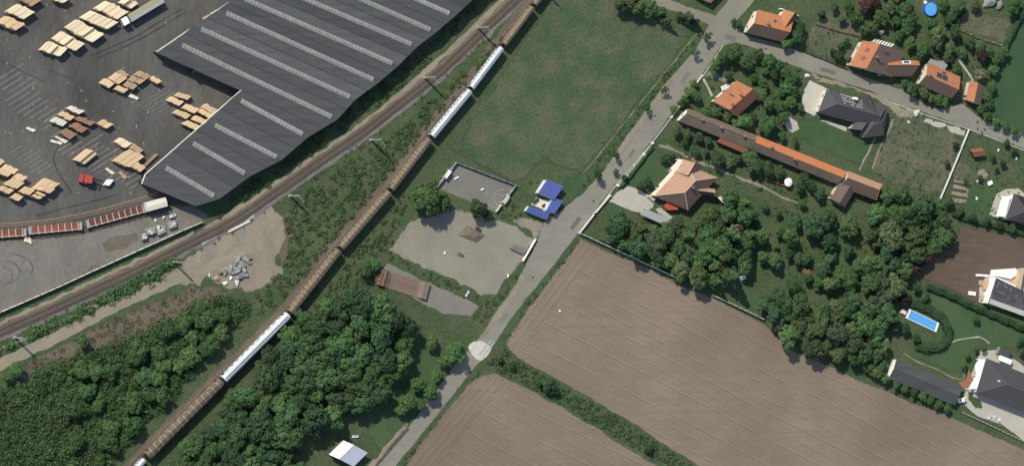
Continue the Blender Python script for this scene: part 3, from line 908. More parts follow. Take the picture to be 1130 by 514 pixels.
for k in range(2):
    p = path_pts(SIDING2, 2.0)
    ns = normals2d(p)
    mb = MB()
    for i in range(len(p) - 1):
        a, b_ = p[i] + ns[i] * (k - 0.5) * 1.3, p[i + 1] + ns[i + 1] * (k - 0.5) * 1.3
        mb.box((a + b_) / 2 + Vector((0, 0, 0.11)), (b_ - a) * 0.51, ns[i] * 0.08, (0, 0, 0.06))
    mb.build('rail', 'timber_pale' if k else 'rail_steel', bpy.data.objects['siding_bed'])

# ------------------------------------------------------------------ painted storage lines and cracks in the yard
def yard_line(a, b_, w=0.3, mat='yard_line'):
    p, q = at(*a), at(*b_)
    d = q - p
    mb = MB()
    mb.rbox((p + q) / 2 + Vector((0, 0, 0.032)), d, d.length, w, 0.012)
    return mb.build('storage_line' if mat == 'yard_line' else 'tar_seam', mat, yard)
ud = Vector((30, -19)).normalized()
for k in range(17):     # west block of lines
    x0, y0 = -18 + k * 5.2, 98 + k * 3.9
    L = rnd.uniform(22, 40)
    s = rnd.uniform(0, 14)
    yard_line((x0 + ud.x * s, y0 + ud.y * s), (x0 + ud.x * (s + L), y0 + ud.y * (s + L)))
for k in range(15):     # lines among the middle stacks
    x0, y0 = 60 + k * 5.8, 169 + k * 2.9
    s, L = rnd.uniform(0, 5), rnd.uniform(26, 46)
    yard_line((x0 + ud.x * s, y0 + ud.y * s), (x0 + ud.x * (s + L), y0 + ud.y * (s + L)))
for k in range(9):
    x0, y0 = 6 + k * 4.6, 172 + k * 3.1
    s, L = rnd.uniform(0, 8), rnd.uniform(12, 24)
    yard_line((x0 + ud.x * s, y0 + ud.y * s), (x0 + ud.x * (s + L), y0 + ud.y * (s + L)), 0.2)
for k in range(5):
    x0, y0 = 152 + k * 5, 117 + k * 2.2
    yard_line((x0, y0), (x0 + 30, y0 - 19), 0.2)
for pts in ([(50, 76), (66, 82), (82, 90), (95, 96)], [(95, 96), (90, 106), (84, 112)], [(95, 98), (103, 109), (97, 119)], [(0, 66), (26, 80), (48, 90)]):
    for a, b_ in zip(pts[:-1], pts[1:]):
        yard_line(a, b_, 0.28, 'yard_crack')

# ------------------------------------------------------------------ the sawmill warehouse
SK = [((183, 185), (236, 216)), ((213, 158), (270, 191)), ((237, 138), (305, 173)), ((266, 111), (334, 148)),
      ((201, 50), (366, 129)), ((222, 32), (386, 107)), ((249.5, 14.5), (412, 88)), ((270, -1), (433, 70)),
      ((292, -20), (454, 49)), ((313, -38), (475, 33)), ((335, -55), (496, 15)), ((357, -72), (517, -4)), ((379, -90), (538, -22))]
ZR, ZV = 6.5, 5.7
wroot = thing('warehouse', 'huge dark grey ridged-roof sawmill warehouse with long pale skylight strips', 'warehouse', at(300, 140))
WO = wroot.location.copy()
def ext(p, q, t):
    d = Vector((q[0] - p[0], q[1] - p[1])).normalized()
    return (q[0] + d.x * t, q[1] + d.y * t)
rl = [ext(b_, a, 9) for a, b_ in SK]
rr = [ext(a, b_, 7) for a, b_ in SK]
mid = lambda p, q: ((p[0] + q[0]) / 2, (p[1] + q[1]) / 2)
val_lo, val_hi = [], []
n = len(SK)
for i in range(n):
    if i == 0:
        val_lo.append(((157, 203), (216, 227.5)))
    elif i == 4:
        val_lo.append(((173, 58), mid(rr[3], rr[4])))
    else:
        val_lo.append((mid(rl[i - 1], rl[i]), mid(rr[i - 1], rr[i])))
    if i == 3:
        val_hi.append(((266.5, 100), mid(rr[3], rr[4])))
    elif i == n - 1:
        val_hi.append((ext(rl[n - 2], rl[n - 1], 12), ext(rr[n - 2], rr[n - 1], 12)))
    else:
        val_hi.append((mid(rl[i], rl[i + 1]), mid(rr[i], rr[i + 1])))
for i in range(n):
    L, R_ = at(*rl[i], ZR), at(*rr[i], ZR)
    for va, nm in ((val_lo[i], 0), (val_hi[i], 1)):
        a, b_ = at(*va[0], ZV), at(*va[1], ZV)
        mb = MB(WO)
        # a slope is built from overlapping sheets so its seams show
        mb.slab([L, R_, b_, a] if nm else [L, a, b_, R_], 0.12)
        mb.build('roof_slope', 'roof_sheet', wroot)
        # upstanding seam along the valley
        mb = MB(WO)
        mb.box((a + b_) / 2 + Vector((0, 0, 0.03)), (b_ - a) / 2, (b_ - a).cross(Vector((0, 0, 1))).normalized() * 0.12, (0, 0, 0.06))
        if nm:
            mb.build('valley_gutter', 'dark_steel', wroot)
    s0, s1 = at(*SK[i][0], ZR + 0.1), at(*SK[i][1], ZR + 0.1)
    d = (s1 - s0)
    nv = Vector((-d.y, d.x, 0)).normalized()
    mb = MB(WO)
    mb.slab([s0 - nv * 0.8 - Vector((0, 0, 0.12)), s1 - nv * 0.8 - Vector((0, 0, 0.12)), s1 + Vector((0, 0, 0.1)), s0 + Vector((0, 0, 0.1))], 0.2)
    mb.slab([s0 + Vector((0, 0, 0.1)), s1 + Vector((0, 0, 0.1)), s1 + nv * 0.8 - Vector((0, 0, 0.12)), s0 + nv * 0.8 - Vector((0, 0, 0.12))], 0.2)
    sk = mb.build('skylight', 'skylight_sheet', wroot)
    mb = MB(WO)
    k = int(d.length / 1.25)
    for j in range(k + 1):
        c = s0 + d * (j / k)
        mb.box(c - nv * 0.4 + Vector((0, 0, 0.0)), d.normalized() * 0.06, nv * 0.4 + Vector((0, 0, 0.11)), (0, 0, 0.06))
        mb.box(c + nv * 0.4 + Vector((0, 0, 0.0)), d.normalized() * 0.06, nv * 0.4 - Vector((0, 0, 0.11)), (0, 0, 0.06))
    mb.build('glazing_bars', 'skylight_rib', sk)['kind'] = 'stuff'
def wall_run(pts, z0, z1, mat, name, t=0.2, inset=0.0):
    for a, b_ in zip(pts[:-1], pts[1:]):
        p, q = at(*a, ZV), at(*b_, ZV)
        d = q - p
        nv = Vector((-d.y, d.x, 0)).normalized()
        mb = MB(WO)
        mb.box((p + q) / 2 + Vector((0, 0, (z0 + z1) / 2 - ZV)) + nv * inset, d * 0.5, nv * t / 2, (0, 0, (z1 - z0) / 2))
        mb.build(name, mat, wroot)
left_up = [val_lo[4][0]] + [x for i in range(4, n) for x in (rl[i], val_hi[i][0])]
left_lo = [val_lo[0][0]] + [x for i in range(0, 4) for x in (rl[i], val_hi[i][0])]
# straight white fascia along the open west side
wall_run([(157, 203), (161, 192.5), (266.5, 100)], ZV - .7, ZV + .05, 'white_trim', 'fascia', 0.18, 0.12)
wall_run([(173, 58), (380, -84)], ZV - .7, ZV + .05, 'white_trim', 'fascia', 0.18, 0.12)
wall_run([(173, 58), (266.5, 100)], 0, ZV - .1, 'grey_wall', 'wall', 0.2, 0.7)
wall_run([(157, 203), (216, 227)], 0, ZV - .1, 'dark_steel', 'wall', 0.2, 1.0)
east = [(216, 227)] + [x for i in range(n) for x in (rr[i], val_hi[i][1])]
wall_run([(216, 227)] + [val_hi[i][1] for i in range(n)], 0, ZV - .2, 'grey_wall', 'wall', 0.2, 0.9)
# columns carrying the open side
for (a, b_, k) in (((161, 193), (266, 101), 9), ((175, 57), (270, -8), 8)):
    for j in range(k + 1):
        t = j / k
        p = at(a[0] + (b_[0] - a[0]) * t, a[1] + (b_[1] - a[1]) * t, ZV)
        mb = MB(WO)
        mb.rbox((p.x + 0.5, p.y - 0.3, 0), (1, 0, 0), 0.3, 0.3, ZV - .2)
        mb.build('column', 'dark_steel', wroot)
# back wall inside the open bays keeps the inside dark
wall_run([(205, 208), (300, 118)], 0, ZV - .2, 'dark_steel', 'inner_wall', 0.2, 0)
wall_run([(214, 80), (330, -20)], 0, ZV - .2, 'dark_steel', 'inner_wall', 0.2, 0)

# repairs and wear on the road, tyre arcs on the gravel
for a, b_, w in (((640, 240), (630, 253), 1.6), ((700, 165), (694, 174), 1.2), ((760, 80), (752, 92), 1.4), ((560, 345), (552, 356), 1.1), ((905, 76), (922, 81), 1.2), ((1090, 140), (1104, 146), 1.3), ((800, 40), (812, 44), 1.8), ((480, 446), (470, 460), 1.0)):
    ribbon('asphalt_repair', [a, mid(a, b_), b_], w, 0.074, 'road_repair', 0.08, parent=road)
for x, y in ((655, 222), (723, 128), (588, 306), (845, 54), (960, 93)):
    p = at(x, y)
    MB((0, 0, 0)).tube((p.x, p.y, 0.05), (p.x, p.y, 0.085), 0.35, n=12).build('manhole_cover', 'dark_steel', road)
for c_, r_, a0, a1 in (((-4, 300), 26, -1.2, 1.0), ((-6, 304), 20, -1.1, 1.2), ((6, 296), 30, -1.4, 0.4)):
    pts = [(c_[0] + r_ * math.cos(a0 + (a1 - a0) * k / 7), c_[1] + .55 * r_ * math.sin(a0 + (a1 - a0) * k / 7)) for k in range(8)]
    ribbon('tyre_track', pts, .35, .046, 'asphalt_yard', .1, parent=gravel)
for pts in ([(100, 62), (150, 40), (200, 10)], [(104, 66), (154, 44), (204, 14)], [(110, 120), (60, 170), (80, 215)], [(130, 215), (90, 225), (40, 238)]):
    ribbon('tyre_track', pts, .4, .046, 'yard_crack', .12, parent=yard)
mb = MB()
for k in range(70):
    x, y = rnd.uniform(0, 185), rnd.uniform(5, 225)
    p = at(x, y)
    a = rnd.uniform(0, 3.14)
    mb.rbox((p.x, p.y, .035), (math.cos(a), math.sin(a), 0), rnd.uniform(.2, 1.1), rnd.uniform(.08, .25), .06)
o = mb.build('wood_scraps', 'timber_pale')
o['kind'] = 'stuff'
o['label'] = 'scattered wood scraps over the asphalt yard'

# ================================================================== houses
def window_on(root, O, p, nrm, tang, z, w=1.1, h=1.2, frame='white_trim'):
    mb = MB(O)
    c = Vector((p.x, p.y, z))
    mb.box(c + nrm * 0.03, tang * w / 2, nrm * 0.05, (0, 0, h / 2))
    f = mb.build('window', frame, root)
    mb = MB(O)
    mb.box(c + nrm * 0.09, tang * (w / 2 - 0.12), nrm * 0.02, (0, 0, h / 2 - 0.12))
    mb.build('pane', 'glass', f)

def roofed(root, A, B, Cc, ze, zr, frac=0.5, hip=(0, 0), wall='white_wall', m1='tile_orange', m2=None, ridge='ridge_orange', ov=0.45, door=False, windows=True, chimney=None, th=0.16, wall_z0=0.0):
    """one gabled or hipped volume traced by three eave corners; ridge runs along A-B"""
    O = root.location.copy()
    A, B, Cv = at(*A, ze), at(*B, ze), at(*Cc, ze)
    D = A + Cv - B
    m2 = m2 or m1
    u, w = (B - A), (D - A)
    ul, wl_ = u.length, w.length
    un, wn_ = u.normalized(), w.normalized()
    r0 = A + w * frac + un * (hip[0] * wl_ * 0.5) + Vector((0, 0, zr - ze))
    r1 = B + w * frac - un * (hip[1] * wl_ * 0.5) + Vector((0, 0, zr - ze))
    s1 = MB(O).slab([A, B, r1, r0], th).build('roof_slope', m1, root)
    s2 = MB(O).slab([Cv, D, r0, r1], th).build('roof_slope', m2, root)  # often a darker tile, with the slope's shade coloured in
    if hip[0]:
        MB(O).slab([D, A, r0], th).build('roof_slope', m2, root)
    if hip[1]:
        MB(O).slab([B, Cv, r1], th).build('roof_slope', m1, root)
    mb = MB(O)
    caps = [(r0, r1)]
    if hip[0]:
        caps += [(A, r0), (D, r0)]
    if hip[1]:
        caps += [(B, r1), (Cv, r1)]
    for a, b_ in caps:
        mb.tube(a + Vector((0, 0, 0.0)), b_ + Vector((0, 0, 0.0)), 0.13, n=5)
    mb.build('ridge_cap', ridge, root)
    # walls stand in from the eaves
    o = min(ov, ul * 0.2, wl_ * 0.2)
    a, b_, c, d = A + un * o + wn_ * o, B - un * o + wn_ * o, Cv - un * o - wn_ * o, D + un * o - wn_ * o
    zt = ze - 0.02
    mb = MB(O)
    mb.prism([a, b_, c, d], wall_z0, zt)
    if not hip[0]:
        t = r0 + un * o
        k = [Vector((p.x, p.y, zt)) for p in (a, d)] + [Vector((t.x, t.y, zr - 0.25))]
        mb.add(k + [p + un * 0.2 for p in k], [(0, 1, 2), (5, 4, 3), (0, 3, 4, 1), (1, 4, 5, 2), (2, 5, 3, 0)])
    if not hip[1]:
        t = r1 - un * o
        k = [Vector((p.x, p.y, zt)) for p in (b_, c)] + [Vector((t.x, t.y, zr - 0.25))]
        mb.add(k + [p - un * 0.2 for p in k], [(0, 2, 1), (3, 4, 5), (0, 1, 4, 3), (1, 2, 5, 4), (2, 0, 3, 5)])
    mb.build('wall', wall, root)
    if windows:
        for p, q in ((a, b_), (b_, c), (c, d), (d, a)):
            tg = (q - p).normalized()
            nr = Vector((tg.y, -tg.x, 0))
            if nr.dot(((a + c) / 2 - p)) > 0:
                nr = -nr
            L = (q - p).length
            k = max(1, int(L / 3.4))
            for i in range(k):
                window_on(root, O, p + tg * L * (i + 0.5) / k, nr, tg, min(1.6, ze * 0.58))
    if door:
        tg = (b_ - a).normalized()
        nr = -wn_
        c0 = a + tg * (b_ - a).length * 0.08
        mb = MB(O)
        mb.box(Vector((c0.x, c0.y, 1.05)) + tg * 0.5 + nr * 0.03, tg * 0.5, nr * 0.05, (0, 0, 1.02))
        mb.build('door', 'timber_dark', root)
    if chimney:
        for t, side in chimney:
            p = r0 + (r1 - r0) * t + wn_ * side
            mb = MB(O)
            mb.rbox((p.x, p.y, zr - 0.7), un, 0.7, 0.55, 1.5)
            mb.rbox((p.x, p.y, zr + 0.8), un, 0.85, 0.7, 0.12)
            mb.build('chimney', 'brick_red', s1)
    return dict(A=A, B=B, C=Cv, D=D, r0=r0, r1=r1, un=un, wn=wn_, s1=s1, s2=s2)

def slope_panel(root, R, side, u0, u1, w0, w1, mat, name, lift=0.08, parent=None, t=0.06):
    """flat panel lying on a roof slope; u along the ridge, w from eave to ridge"""
    O = root.location.copy()
    A, B, r0, r1 = (R['A'], R['B'], R['r0'], R['r1']) if side == 0 else (R['D'], R['C'], R['r0'], R['r1'])
    f = lambda u, w: (A + (B - A) * u) * (1 - w) + (r0 + (r1 - r0) * u) * w
    q = [f(u0, w0), f(u1, w0), f(u1, w1), f(u0, w1)]
    nn = (q[1] - q[0]).cross(q[2] - q[0]).normalized()
    if nn.z < 0:
        nn = -nn
    return MB(O).slab([p + nn * lift for p in q], t).build(name, mat, parent or root)

def base(px, py):
    return at(px, py)

z4 = lambda pts: cr(720, 80, 4.944, pts)
# 1 orange house by the road
h = thing('house', 'small house with a square bright orange tiled gable roof beside the road', 'house', base(809, 110))
R = roofed(h, (787, 112), (812.5, 89), (838.5, 106), 3.2, 5.6, 0.56, m1='tile_orange', m2='tile_red_and_shaded', wall='white_wall', door=True, chimney=[(0.62, -1.3), (0.2, -0.9)])  # red slope is the orange roof with its shade coloured in
slope_panel(h, R, 0, 0.45, 0.5, 0.32, 0.62, 'glass', 'roof_window')
mb = MB(h.location); p = at(796, 97); mb.rbox((p.x, p.y, 2.3), (1, .4, 0), 2.6, 1.6, 0.15); mb.rbox((p.x, p.y, 0), (1, .4, 0), 0.2, 0.2, 2.3); mb.build('porch_canopy', 'pale_sheet', h)
# 2 house at the crossroads
h = thing('house', 'orange-roofed house at the road junction with a cross gable and dark garden behind', 'house', base(845, 30))
R = roofed(h, (836, 11), (876, 21), (863, 46.5), 3.4, 6.2, 0.60, m1='tile_orange', m2='tile_brown_and_shaded', wall='cream_wall', door=True, chimney=[(0.35, -1.0)])  # brown lower slope holds the orange roof's shade in its colour
R2 = roofed(h, (851, 33), (866, 11), (881, 18), 3.4, 5.8, 0.5, m1='tile_orange', m2='tile_red_and_shaded', wall='cream_wall', windows=False)
slope_panel(h, R, 0, 0.5, 0.56, 0.4, 0.6, 'glass', 'roof_window')
tag(MB(base(869, 14)).rbox(at(869, 14, 0), at(878, 18) - at(858, 10), 7.2, 0.25, 1.9).build('garden_wall', 'white_wall'), 'straight white garden wall behind the junction house', 'wall')
# 3 house cut by the top edge
h = thing('house', 'orange-roofed house cut off by the top edge above the junction', 'house', base(776, -12))
roofed(h, (750, -16), (769, -36), (803, -16), 3.2, 5.4, 0.5, (0.6, 0.6), m1='tile_orange', m2='tile_orange', wall='cream_wall')
# 4 large orange-roofed house, shade coloured brown into one slope
h = thing('house', 'large house whose roof is orange, with shade coloured dark brown into one slope', 'house', base(965, 68))
R = roofed(h, (937, 72.5), (952, 45), (999, 58), 3.4, 6.6, 0.30, m1='tile_orange', m2='tile_brown_and_shaded', wall='cream_wall', door=True, chimney=[(0.5, 1.2)])  # dark brown is shade coloured into the slope away from the sun
slope_panel(h, R, 0, 0.62, 0.76, 0.4, 0.62, 'tile_red_and_shaded', 'roof_window', 0.2)
slope_panel(h, R, 0, 0.30, 0.42, 0.4, 0.62, 'tile_red_and_shaded', 'roof_window', 0.2)
for t in (0.3, 0.7):
    slope_panel(h, R, 1, t, t + 0.09, 0.5, 0.68, 'glass', 'roof_window', 0.1)
R = roofed(h, (979, 67), (1014, 67), (1006, 84.5), 3.3, 5.6, 0.30, m1='tile_orange', m2='tile_brown_and_shaded', wall='cream_wall', windows=False)
slope_panel(h, R, 0, 0.45, 0.72, 0.15, 0.85, 'pale_sheet', 'roof_lantern', 0.25)
slope_panel(h, R, 0, 0.50, 0.67, 0.30, 0.70, 'glass', 'roof_window', 0.32)
h = thing('pergola', 'white slatted pergola against the large brown and orange house', 'pergola', base(972, 48))
pA, pB, pC = at(962.5, 46, 2.6), at(966, 43, 2.6), at(987, 49, 2.6)
vv = pC - pB
for k in range(7):
    q = pA + vv * (k / 6.6)
    MB(h.location).slab([q, q + (pB - pA) * 1.0, q + (pB - pA) + vv * 0.085, q + vv * 0.085], 0.1).build('slat', 'white_paint', h)
for q in (pA, pA + vv * 0.97):
    MB(h.location).rbox((q.x, q.y, 0), (1, 0, 0), 0.15, 0.15, 2.5).build('post', 'white_paint', h)
MB(h.location).box((pA + pA + vv) / 2 - Vector((0, 0, 0.16)), vv * 0.5, (pB - pA).normalized() * 0.06, (0, 0, 0.05)).build('beam', 'white_paint', h)
# 5 house with solar collectors
h = thing('house', 'orange-roofed house with dark solar collectors facing the lane', 'house', base(1036, 90))
R = roofed(h, (1024, 69), (1060, 85), (1050, 109), 3.4, 6.2, 0.60, m1='tile_orange', m2='tile_brown_and_shaded', wall='cream_wall', door=True, chimney=[(0.1, -0.6)])  # brown slope: the same orange roof, shade put into the colour
for k in range(2):
    slope_panel(h, R, 0, 0.30 + k * 0.17, 0.45 + k * 0.17, 0.42, 0.78, 'solar', 'solar_panel', 0.15)
slope_panel(h, R, 0, 0.45, 0.57, 0.2, 0.33, 'solar', 'solar_panel', 0.15)
mb = MB(h.location)
q = [at(*p, 2.7) for p in ((1027, 65), (1046, 72), (1041, 80), (1022, 72))]
mb.slab(q, 0.15).build('porch_roof', 'concrete', h)
q = at(1036, 70)
MB(h.location).rbox((q.x, q.y, 0), (1, 0, 0), 3.0, 1.6, 2.55).build('porch_wall', 'grey_wall', h)
# 6 garage
h = thing('garage', 'narrow garage with an orange gable roof, one slope coloured as shaded, next to the solar house', 'garage', base(1075, 102))
roofed(h, (1065.5, 110.5), (1070, 89), (1086.5, 95.5), 2.7, 4.2, 0.42, m1='tile_orange', m2='tile_brown_and_shaded', wall='cream_wall', windows=False, door=True)  # brown right slope carries painted shade
# 7 dark house under construction
h = thing('house', 'dark charcoal house with angular wings beside a white gravel yard', 'house', base(938, 122))
R = roofed(h, (912.5, 98.5), (979, 117), (969, 142.5), 3.3, 6.0, 0.52, (1.0, 0.5), m1='tile_dark', m2='tile_charcoal', wall='cream_wall', ridge='ridge_dark', door=True)
for k in range(11):
    for j in range(4):
        u0 = 0.20 + k * 0.036
        if rnd.random() < 0.8:
            slope_panel(h, R, 0, u0, u0 + 0.018, 0.12 + j * 0.2, 0.22 + j * 0.2, 'stone_blue', 'tile_pack', 0.3, t=0.25)
R2 = roofed(h, (958, 129), (946, 107), (960, 104.5), 3.2, 5.9, 0.5, m1='tile_dark', m2='tile_charcoal', wall='brick_red', ridge='ridge_dark', windows=False)
R3 = roofed(h, (938, 142.5), (944, 134.5), (963, 137), 3.0, 5.0, 0.5, m1='tile_dark', m2='tile_charcoal', wall='cream_wall', ridge='ridge_dark', windows=False)
R4 = roofed(h, (957, 124), (980, 121), (975, 149.5), 3.25, 5.0, 0.5, (0.6, 0.6), m1='tile_charcoal', m2='tile_charcoal', wall='grey_wall', ridge='ridge_dark', windows=False)
p = at(944, 109, 5.3)
MB(h.location).rbox((p.x, p.y, 3.5), (1, -.3, 0), 1.1, 0.8, 2.6).build('chimney', 'white_wall', h)
# 8 long farmhouse in three lengths
h = thing('farmhouse', 'very long narrow farmhouse with grey-brown and orange roof lengths and white gable', 'farmhouse', base(850, 165))
R = roofed(h, (759, 119.5), (835, 149.5), (825, 163.5), 3.0, 5.0, 0.44, m1='tile_weathered', m2='tile_weathered', wall='white_wall', ridge='ridge_dark', chimney=[(0.22, 0), (0.5, 0.2), (0.83, 0)], door=True)
roofed(h, (835, 149.5), (933.5, 189), (924, 203), 3.0, 5.0, 0.54, m1='tile_bright', m2='tile_weathered', wall='white_wall', ridge='ridge_orange', chimney=[(0.18, -0.6), (0.45, 0.5)])
roofed(h, (935, 188.5), (974, 203.5), (967, 221), 3.3, 5.6, 0.44, (0, 0.5), m1='tile_terracotta', m2='tile_brown_and_shaded', wall='cream_wall', ridge='ridge_orange')  # lower slope browned to hold its shade
h = thing('barn', 'brown-roofed barn wing standing square to the end of the long farmhouse', 'barn', base(929, 216))
roofed(h, (916, 219), (927, 201), (943, 211), 3.0, 4.8, 0.5, m1='tile_brown_and_shaded', m2='tile_brown_and_shaded', wall='cream_wall', ridge='ridge_dark', windows=False, door=True)
h = thing('shed', 'maroon lean-to shed roof in front of the long farmhouse', 'shed', base(808, 160))
q = [at(797, 150, 3.0), at(825.5, 161, 3.0), at(820.5, 169, 2.4), at(791, 156.5, 2.4)]
MB(h.location).slab(q, 0.12).build('roof', 'tile_red_and_shaded', h)
MB(h.location).prism([q[0] * .94 + q[2] * .06, q[1] * .94 + q[3] * .06, q[2] * .94 + q[0] * .06, q[3] * .94 + q[1] * .06], 0, 2.2).build('wall', 'timber_dark', h)
# 10 villa
h = thing('villa', 'hipped terracotta villa with pale ridge lines, white walls and a paved driveway', 'villa', base(757, 206))
R = roofed(h, (722, 216), (755, 180), (792, 196), 3.6, 6.8, 0.5, (0.75, 0.75), m1='tile_terracotta', m2='tile_brown_and_shaded', wall='peach_wall', ridge='ridge_pale', door=True, chimney=[(0.5, 0.8)])  # brown on the lower right slope is shade put into the tile colour
roofed(h, (746, 190), (754, 176), (775, 184), 3.8, 6.2, 0.45, (0, 0.0), m1='tile_terracotta', m2='tile_brown_and_shaded', wall='peach_wall', ridge='ridge_pale', windows=False)
roofed(h, (770, 206), (789, 208.5), (785, 216.5), 3.6, 5.4, 0.5, (0.0, 0.0), m1='tile_terracotta', m2='tile_brown_and_shaded', wall='peach_wall', ridge='ridge_pale', windows=False)
q = [at(*p, 3.3) for p in cr(660, 165, 4.944, [(284, 250), (300, 232), (334, 206), (332, 190), (362, 160), (404, 112), (392, 104), (420, 78), (440, 52), (476, 56), (470, 82), (420, 122), (376, 205), (366, 232), (330, 252)])]
MB(h.location).prism(q, 3.15, 3.3).build('terrace_parapet', 'peach_wall', h)
for p in (q[0], q[2], q[5], q[8]):
    MB(h.location).rbox((p.x + .3, p.y - .2, 0), (1, 0, 0), 0.35, 0.35, 3.15).build('terrace_post', 'peach_wall', h)
h = thing('carport', 'flat grey carport roof between the villa driveway and the trees', 'carport', base(723, 239))
q = [at(*p, 2.5) for p in cr(660, 165, 4.944, [(228, 352), (262, 325), (412, 385), (372, 417)])]
MB(h.location).slab(q, 0.15).build('roof', 'grey_tarp', h)
for p in q:
    c = (q[0] + q[2]) / 2
    pp = p * 0.95 + c * 0.05
    MB(h.location).rbox((pp.x, pp.y, 0), (1, 0, 0), 0.15, 0.15, 2.35).build('post', 'dark_steel', h)
def parasol(px, py, r, hgt, mat, label, name='parasol', n=10):
    t = thing(name, label, name, at(px, py, hgt) * Vector((1, 1, 0)) if False else Vector((at(px, py, hgt).x, at(px, py, hgt).y, 0)))
    mb = MB()
    top = Vector((0, 0, hgt + r * 0.32))
    ring = [Vector((math.cos(2 * math.pi * k / n) * r, math.sin(2 * math.pi * k / n) * r, hgt)) for k in range(n)]
    rin = [Vector((p.x * 0.985, p.y * 0.985, hgt - 0.12)) for p in ring]
    mb.add([top] + ring + rin, [(0, 1 + k, 1 + (k + 1) % n) for k in range(n)] + [(1 + k, 1 + n + k, 1 + n + (k + 1) % n, 1 + (k + 1) % n) for k in range(n)])
    mb.build('canopy', mat, t)
    MB().tube((0, 0, 0), top - Vector((0, 0, 0.02)), 0.04).build('pole', 'galvanised', t)
    MB().rbox((0, 0, 0.05), (1, 0, 0), 0.6, 0.6, 0.12).build('foot', 'concrete', t)
    return t
t = thing('awning', 'flat red awning on the patio beside the villa', 'awning', Vector((at(740, 228, 2.4).x, at(740, 228, 2.4).y, 0)))
q = [at(*p, zq) for p, zq in zip(cr(660, 165, 4.944, [(356, 305), (384, 286), (442, 300), (436, 328), (384, 330)]), (2.3, 2.6, 2.6, 2.3, 2.25))]
MB(t.location).add(q + [p - Vector((0, 0, .06)) for p in q], [(4, 3, 2, 1, 0), (5, 6, 7, 8, 9)] + [(k, (k + 1) % 5, 5 + (k + 1) % 5, 5 + k) for k in range(5)]).build('cloth', 'red_cloth', t)
for p in (q[0], q[3], q[4]):
    MB(t.location).rbox((p.x, p.y, 0), (1, 0, 0), .08, .08, 2.2).build('post', 'galvanised', t)
parasol(870, 201, 1.55, 2.3, 'white_paint', 'round white parasol on the path below the long farmhouse')
h = thing('garden_shed', 'little pale-roofed garden shed in the trees behind the villa', 'shed', base(798, 221))
q = [at(*p, 2.2) for p in cr(660, 165, 4.944, [(652, 262), (675, 252), (718, 272), (698, 300), (680, 290)])]
MB(h.location).slab(q, 0.1).build('roof', 'lumber_pale', h)
MB(h.location).prism([p * 0.94 + q[2] * 0.0 + sum(q, Vector()) / 5 * 0.06 for p in q], 0, 2.05).build('wall', 'timber_dark', h)
# 11 right-edge grey hip house
h = thing('house', 'grey hipped-roof house cut off by the right edge with a white terrace', 'house', base(1135, 230))
roofed(h, (1109.5, 242), (1119, 213.5), (1178, 232), 3.4, 5.8, 0.5, (0.8, 0.8), m1='tile_charcoal', m2='tile_charcoal', wall='white_wall', ridge='ridge_dark', door=True)
q = [at(*p, 2.8) for p in cr(970, 160, 4.944, [(640, 388), (672, 280), (718, 278), (690, 392)])]
MB(h.location).slab(q, 0.18).build('terrace_roof', 'white_paint', h)
for p in q[:2]:
    MB(h.location).rbox((p.x + .3, p.y, 0), (1, 0, 0), 0.25, 0.25, 2.6).build('terrace_post', 'white_wall', h)
# 12 house being built
h = thing('unfinished_house', 'unfinished house with black flat roof deck, white parapets and tan block walls', 'house', base(1112, 320))
O = h.location
f2 = lambda pts, z: [at(*p, z) for p in cr(1030, 280, 7.91, pts)]
dk = f2([(545, 215), (710, 285), (880, 370), (880, 530), (500, 400)], 3.2)
MB(O).prism(dk, 0, 3.1).build('wall', 'block_orange', h)
MB(O).slab(dk, 0.06).build('roof_deck', 'bitumen', h)
st = f2([(500, 392), (880, 530), (880, 575), (480, 428)], 3.2)
MB(O).slab([st[0] + Vector((0, 0, 0.25)), st[1] + Vector((0, 0, 0.25)), st[2] - Vector((0, 0, 0.25)), st[3] - Vector((0, 0, 0.25))], 0.15).build('eave_strip', 'pale_green_sheet', h)
for a, b_, w in (((545, 200), (470, 430), 0.55), ((535, 195), (720, 285), 0.45)):
    p, q_ = f2([a, b_], 3.6)
    mb = MB(O)
    d = q_ - p
    mb.rbox(Vector(((p.x + q_.x) / 2, (p.y + q_.y) / 2, 0)), d, d.length, w, 3.6)
    mb.build('parapet', 'white_wall', h)
for pts, z, m_ in (([(705, 355), (715, 285), (738, 225), (758, 150), (788, 142), (778, 230), (765, 300), (757, 362)], 3.0, 'block_orange'), ([(500, 205), (510, 140), (720, 125), (740, 170), (680, 220), (540, 190)], 0.8, 'white_wall')):
    MB(O).prism(f2(pts, z), 0, z).build('block_wall', m_, h)
for a, b_ in (((575, 245), (555, 300)), ((620, 255), (640, 305)), ((545, 320), (630, 360)), ((680, 290), (670, 330))):
    p, q_ = f2([a, b_], 3.25)
    d = q_ - p
    MB(O).rbox((p + q_) / 2, d, d.length, 0.12, 0.05).build('roof_batten', 'concrete', h)
for k, (a, b_, lab) in enumerate((((375, 185), (480, 192), 'pale plank lying on the brown soil by the unfinished house'), ((310, 340), (370, 350), 'small white pallet on the brown soil by the hedge'))):
    p, q_ = f2([a, b_], 0.5)
    d = q_ - p
    tag(MB((p.x, p.y, 0)).rbox(Vector(((p.x + q_.x) / 2, (p.y + q_.y) / 2, 0.04)), d, d.length, 0.8 + 0.5 * k, 0.5).rbox(Vector(((p.x + q_.x) / 2, (p.y + q_.y) / 2, 0.54)), d, d.length * .5, 0.4, 0.2).build('building_material', 'white_paint'), lab, 'material')
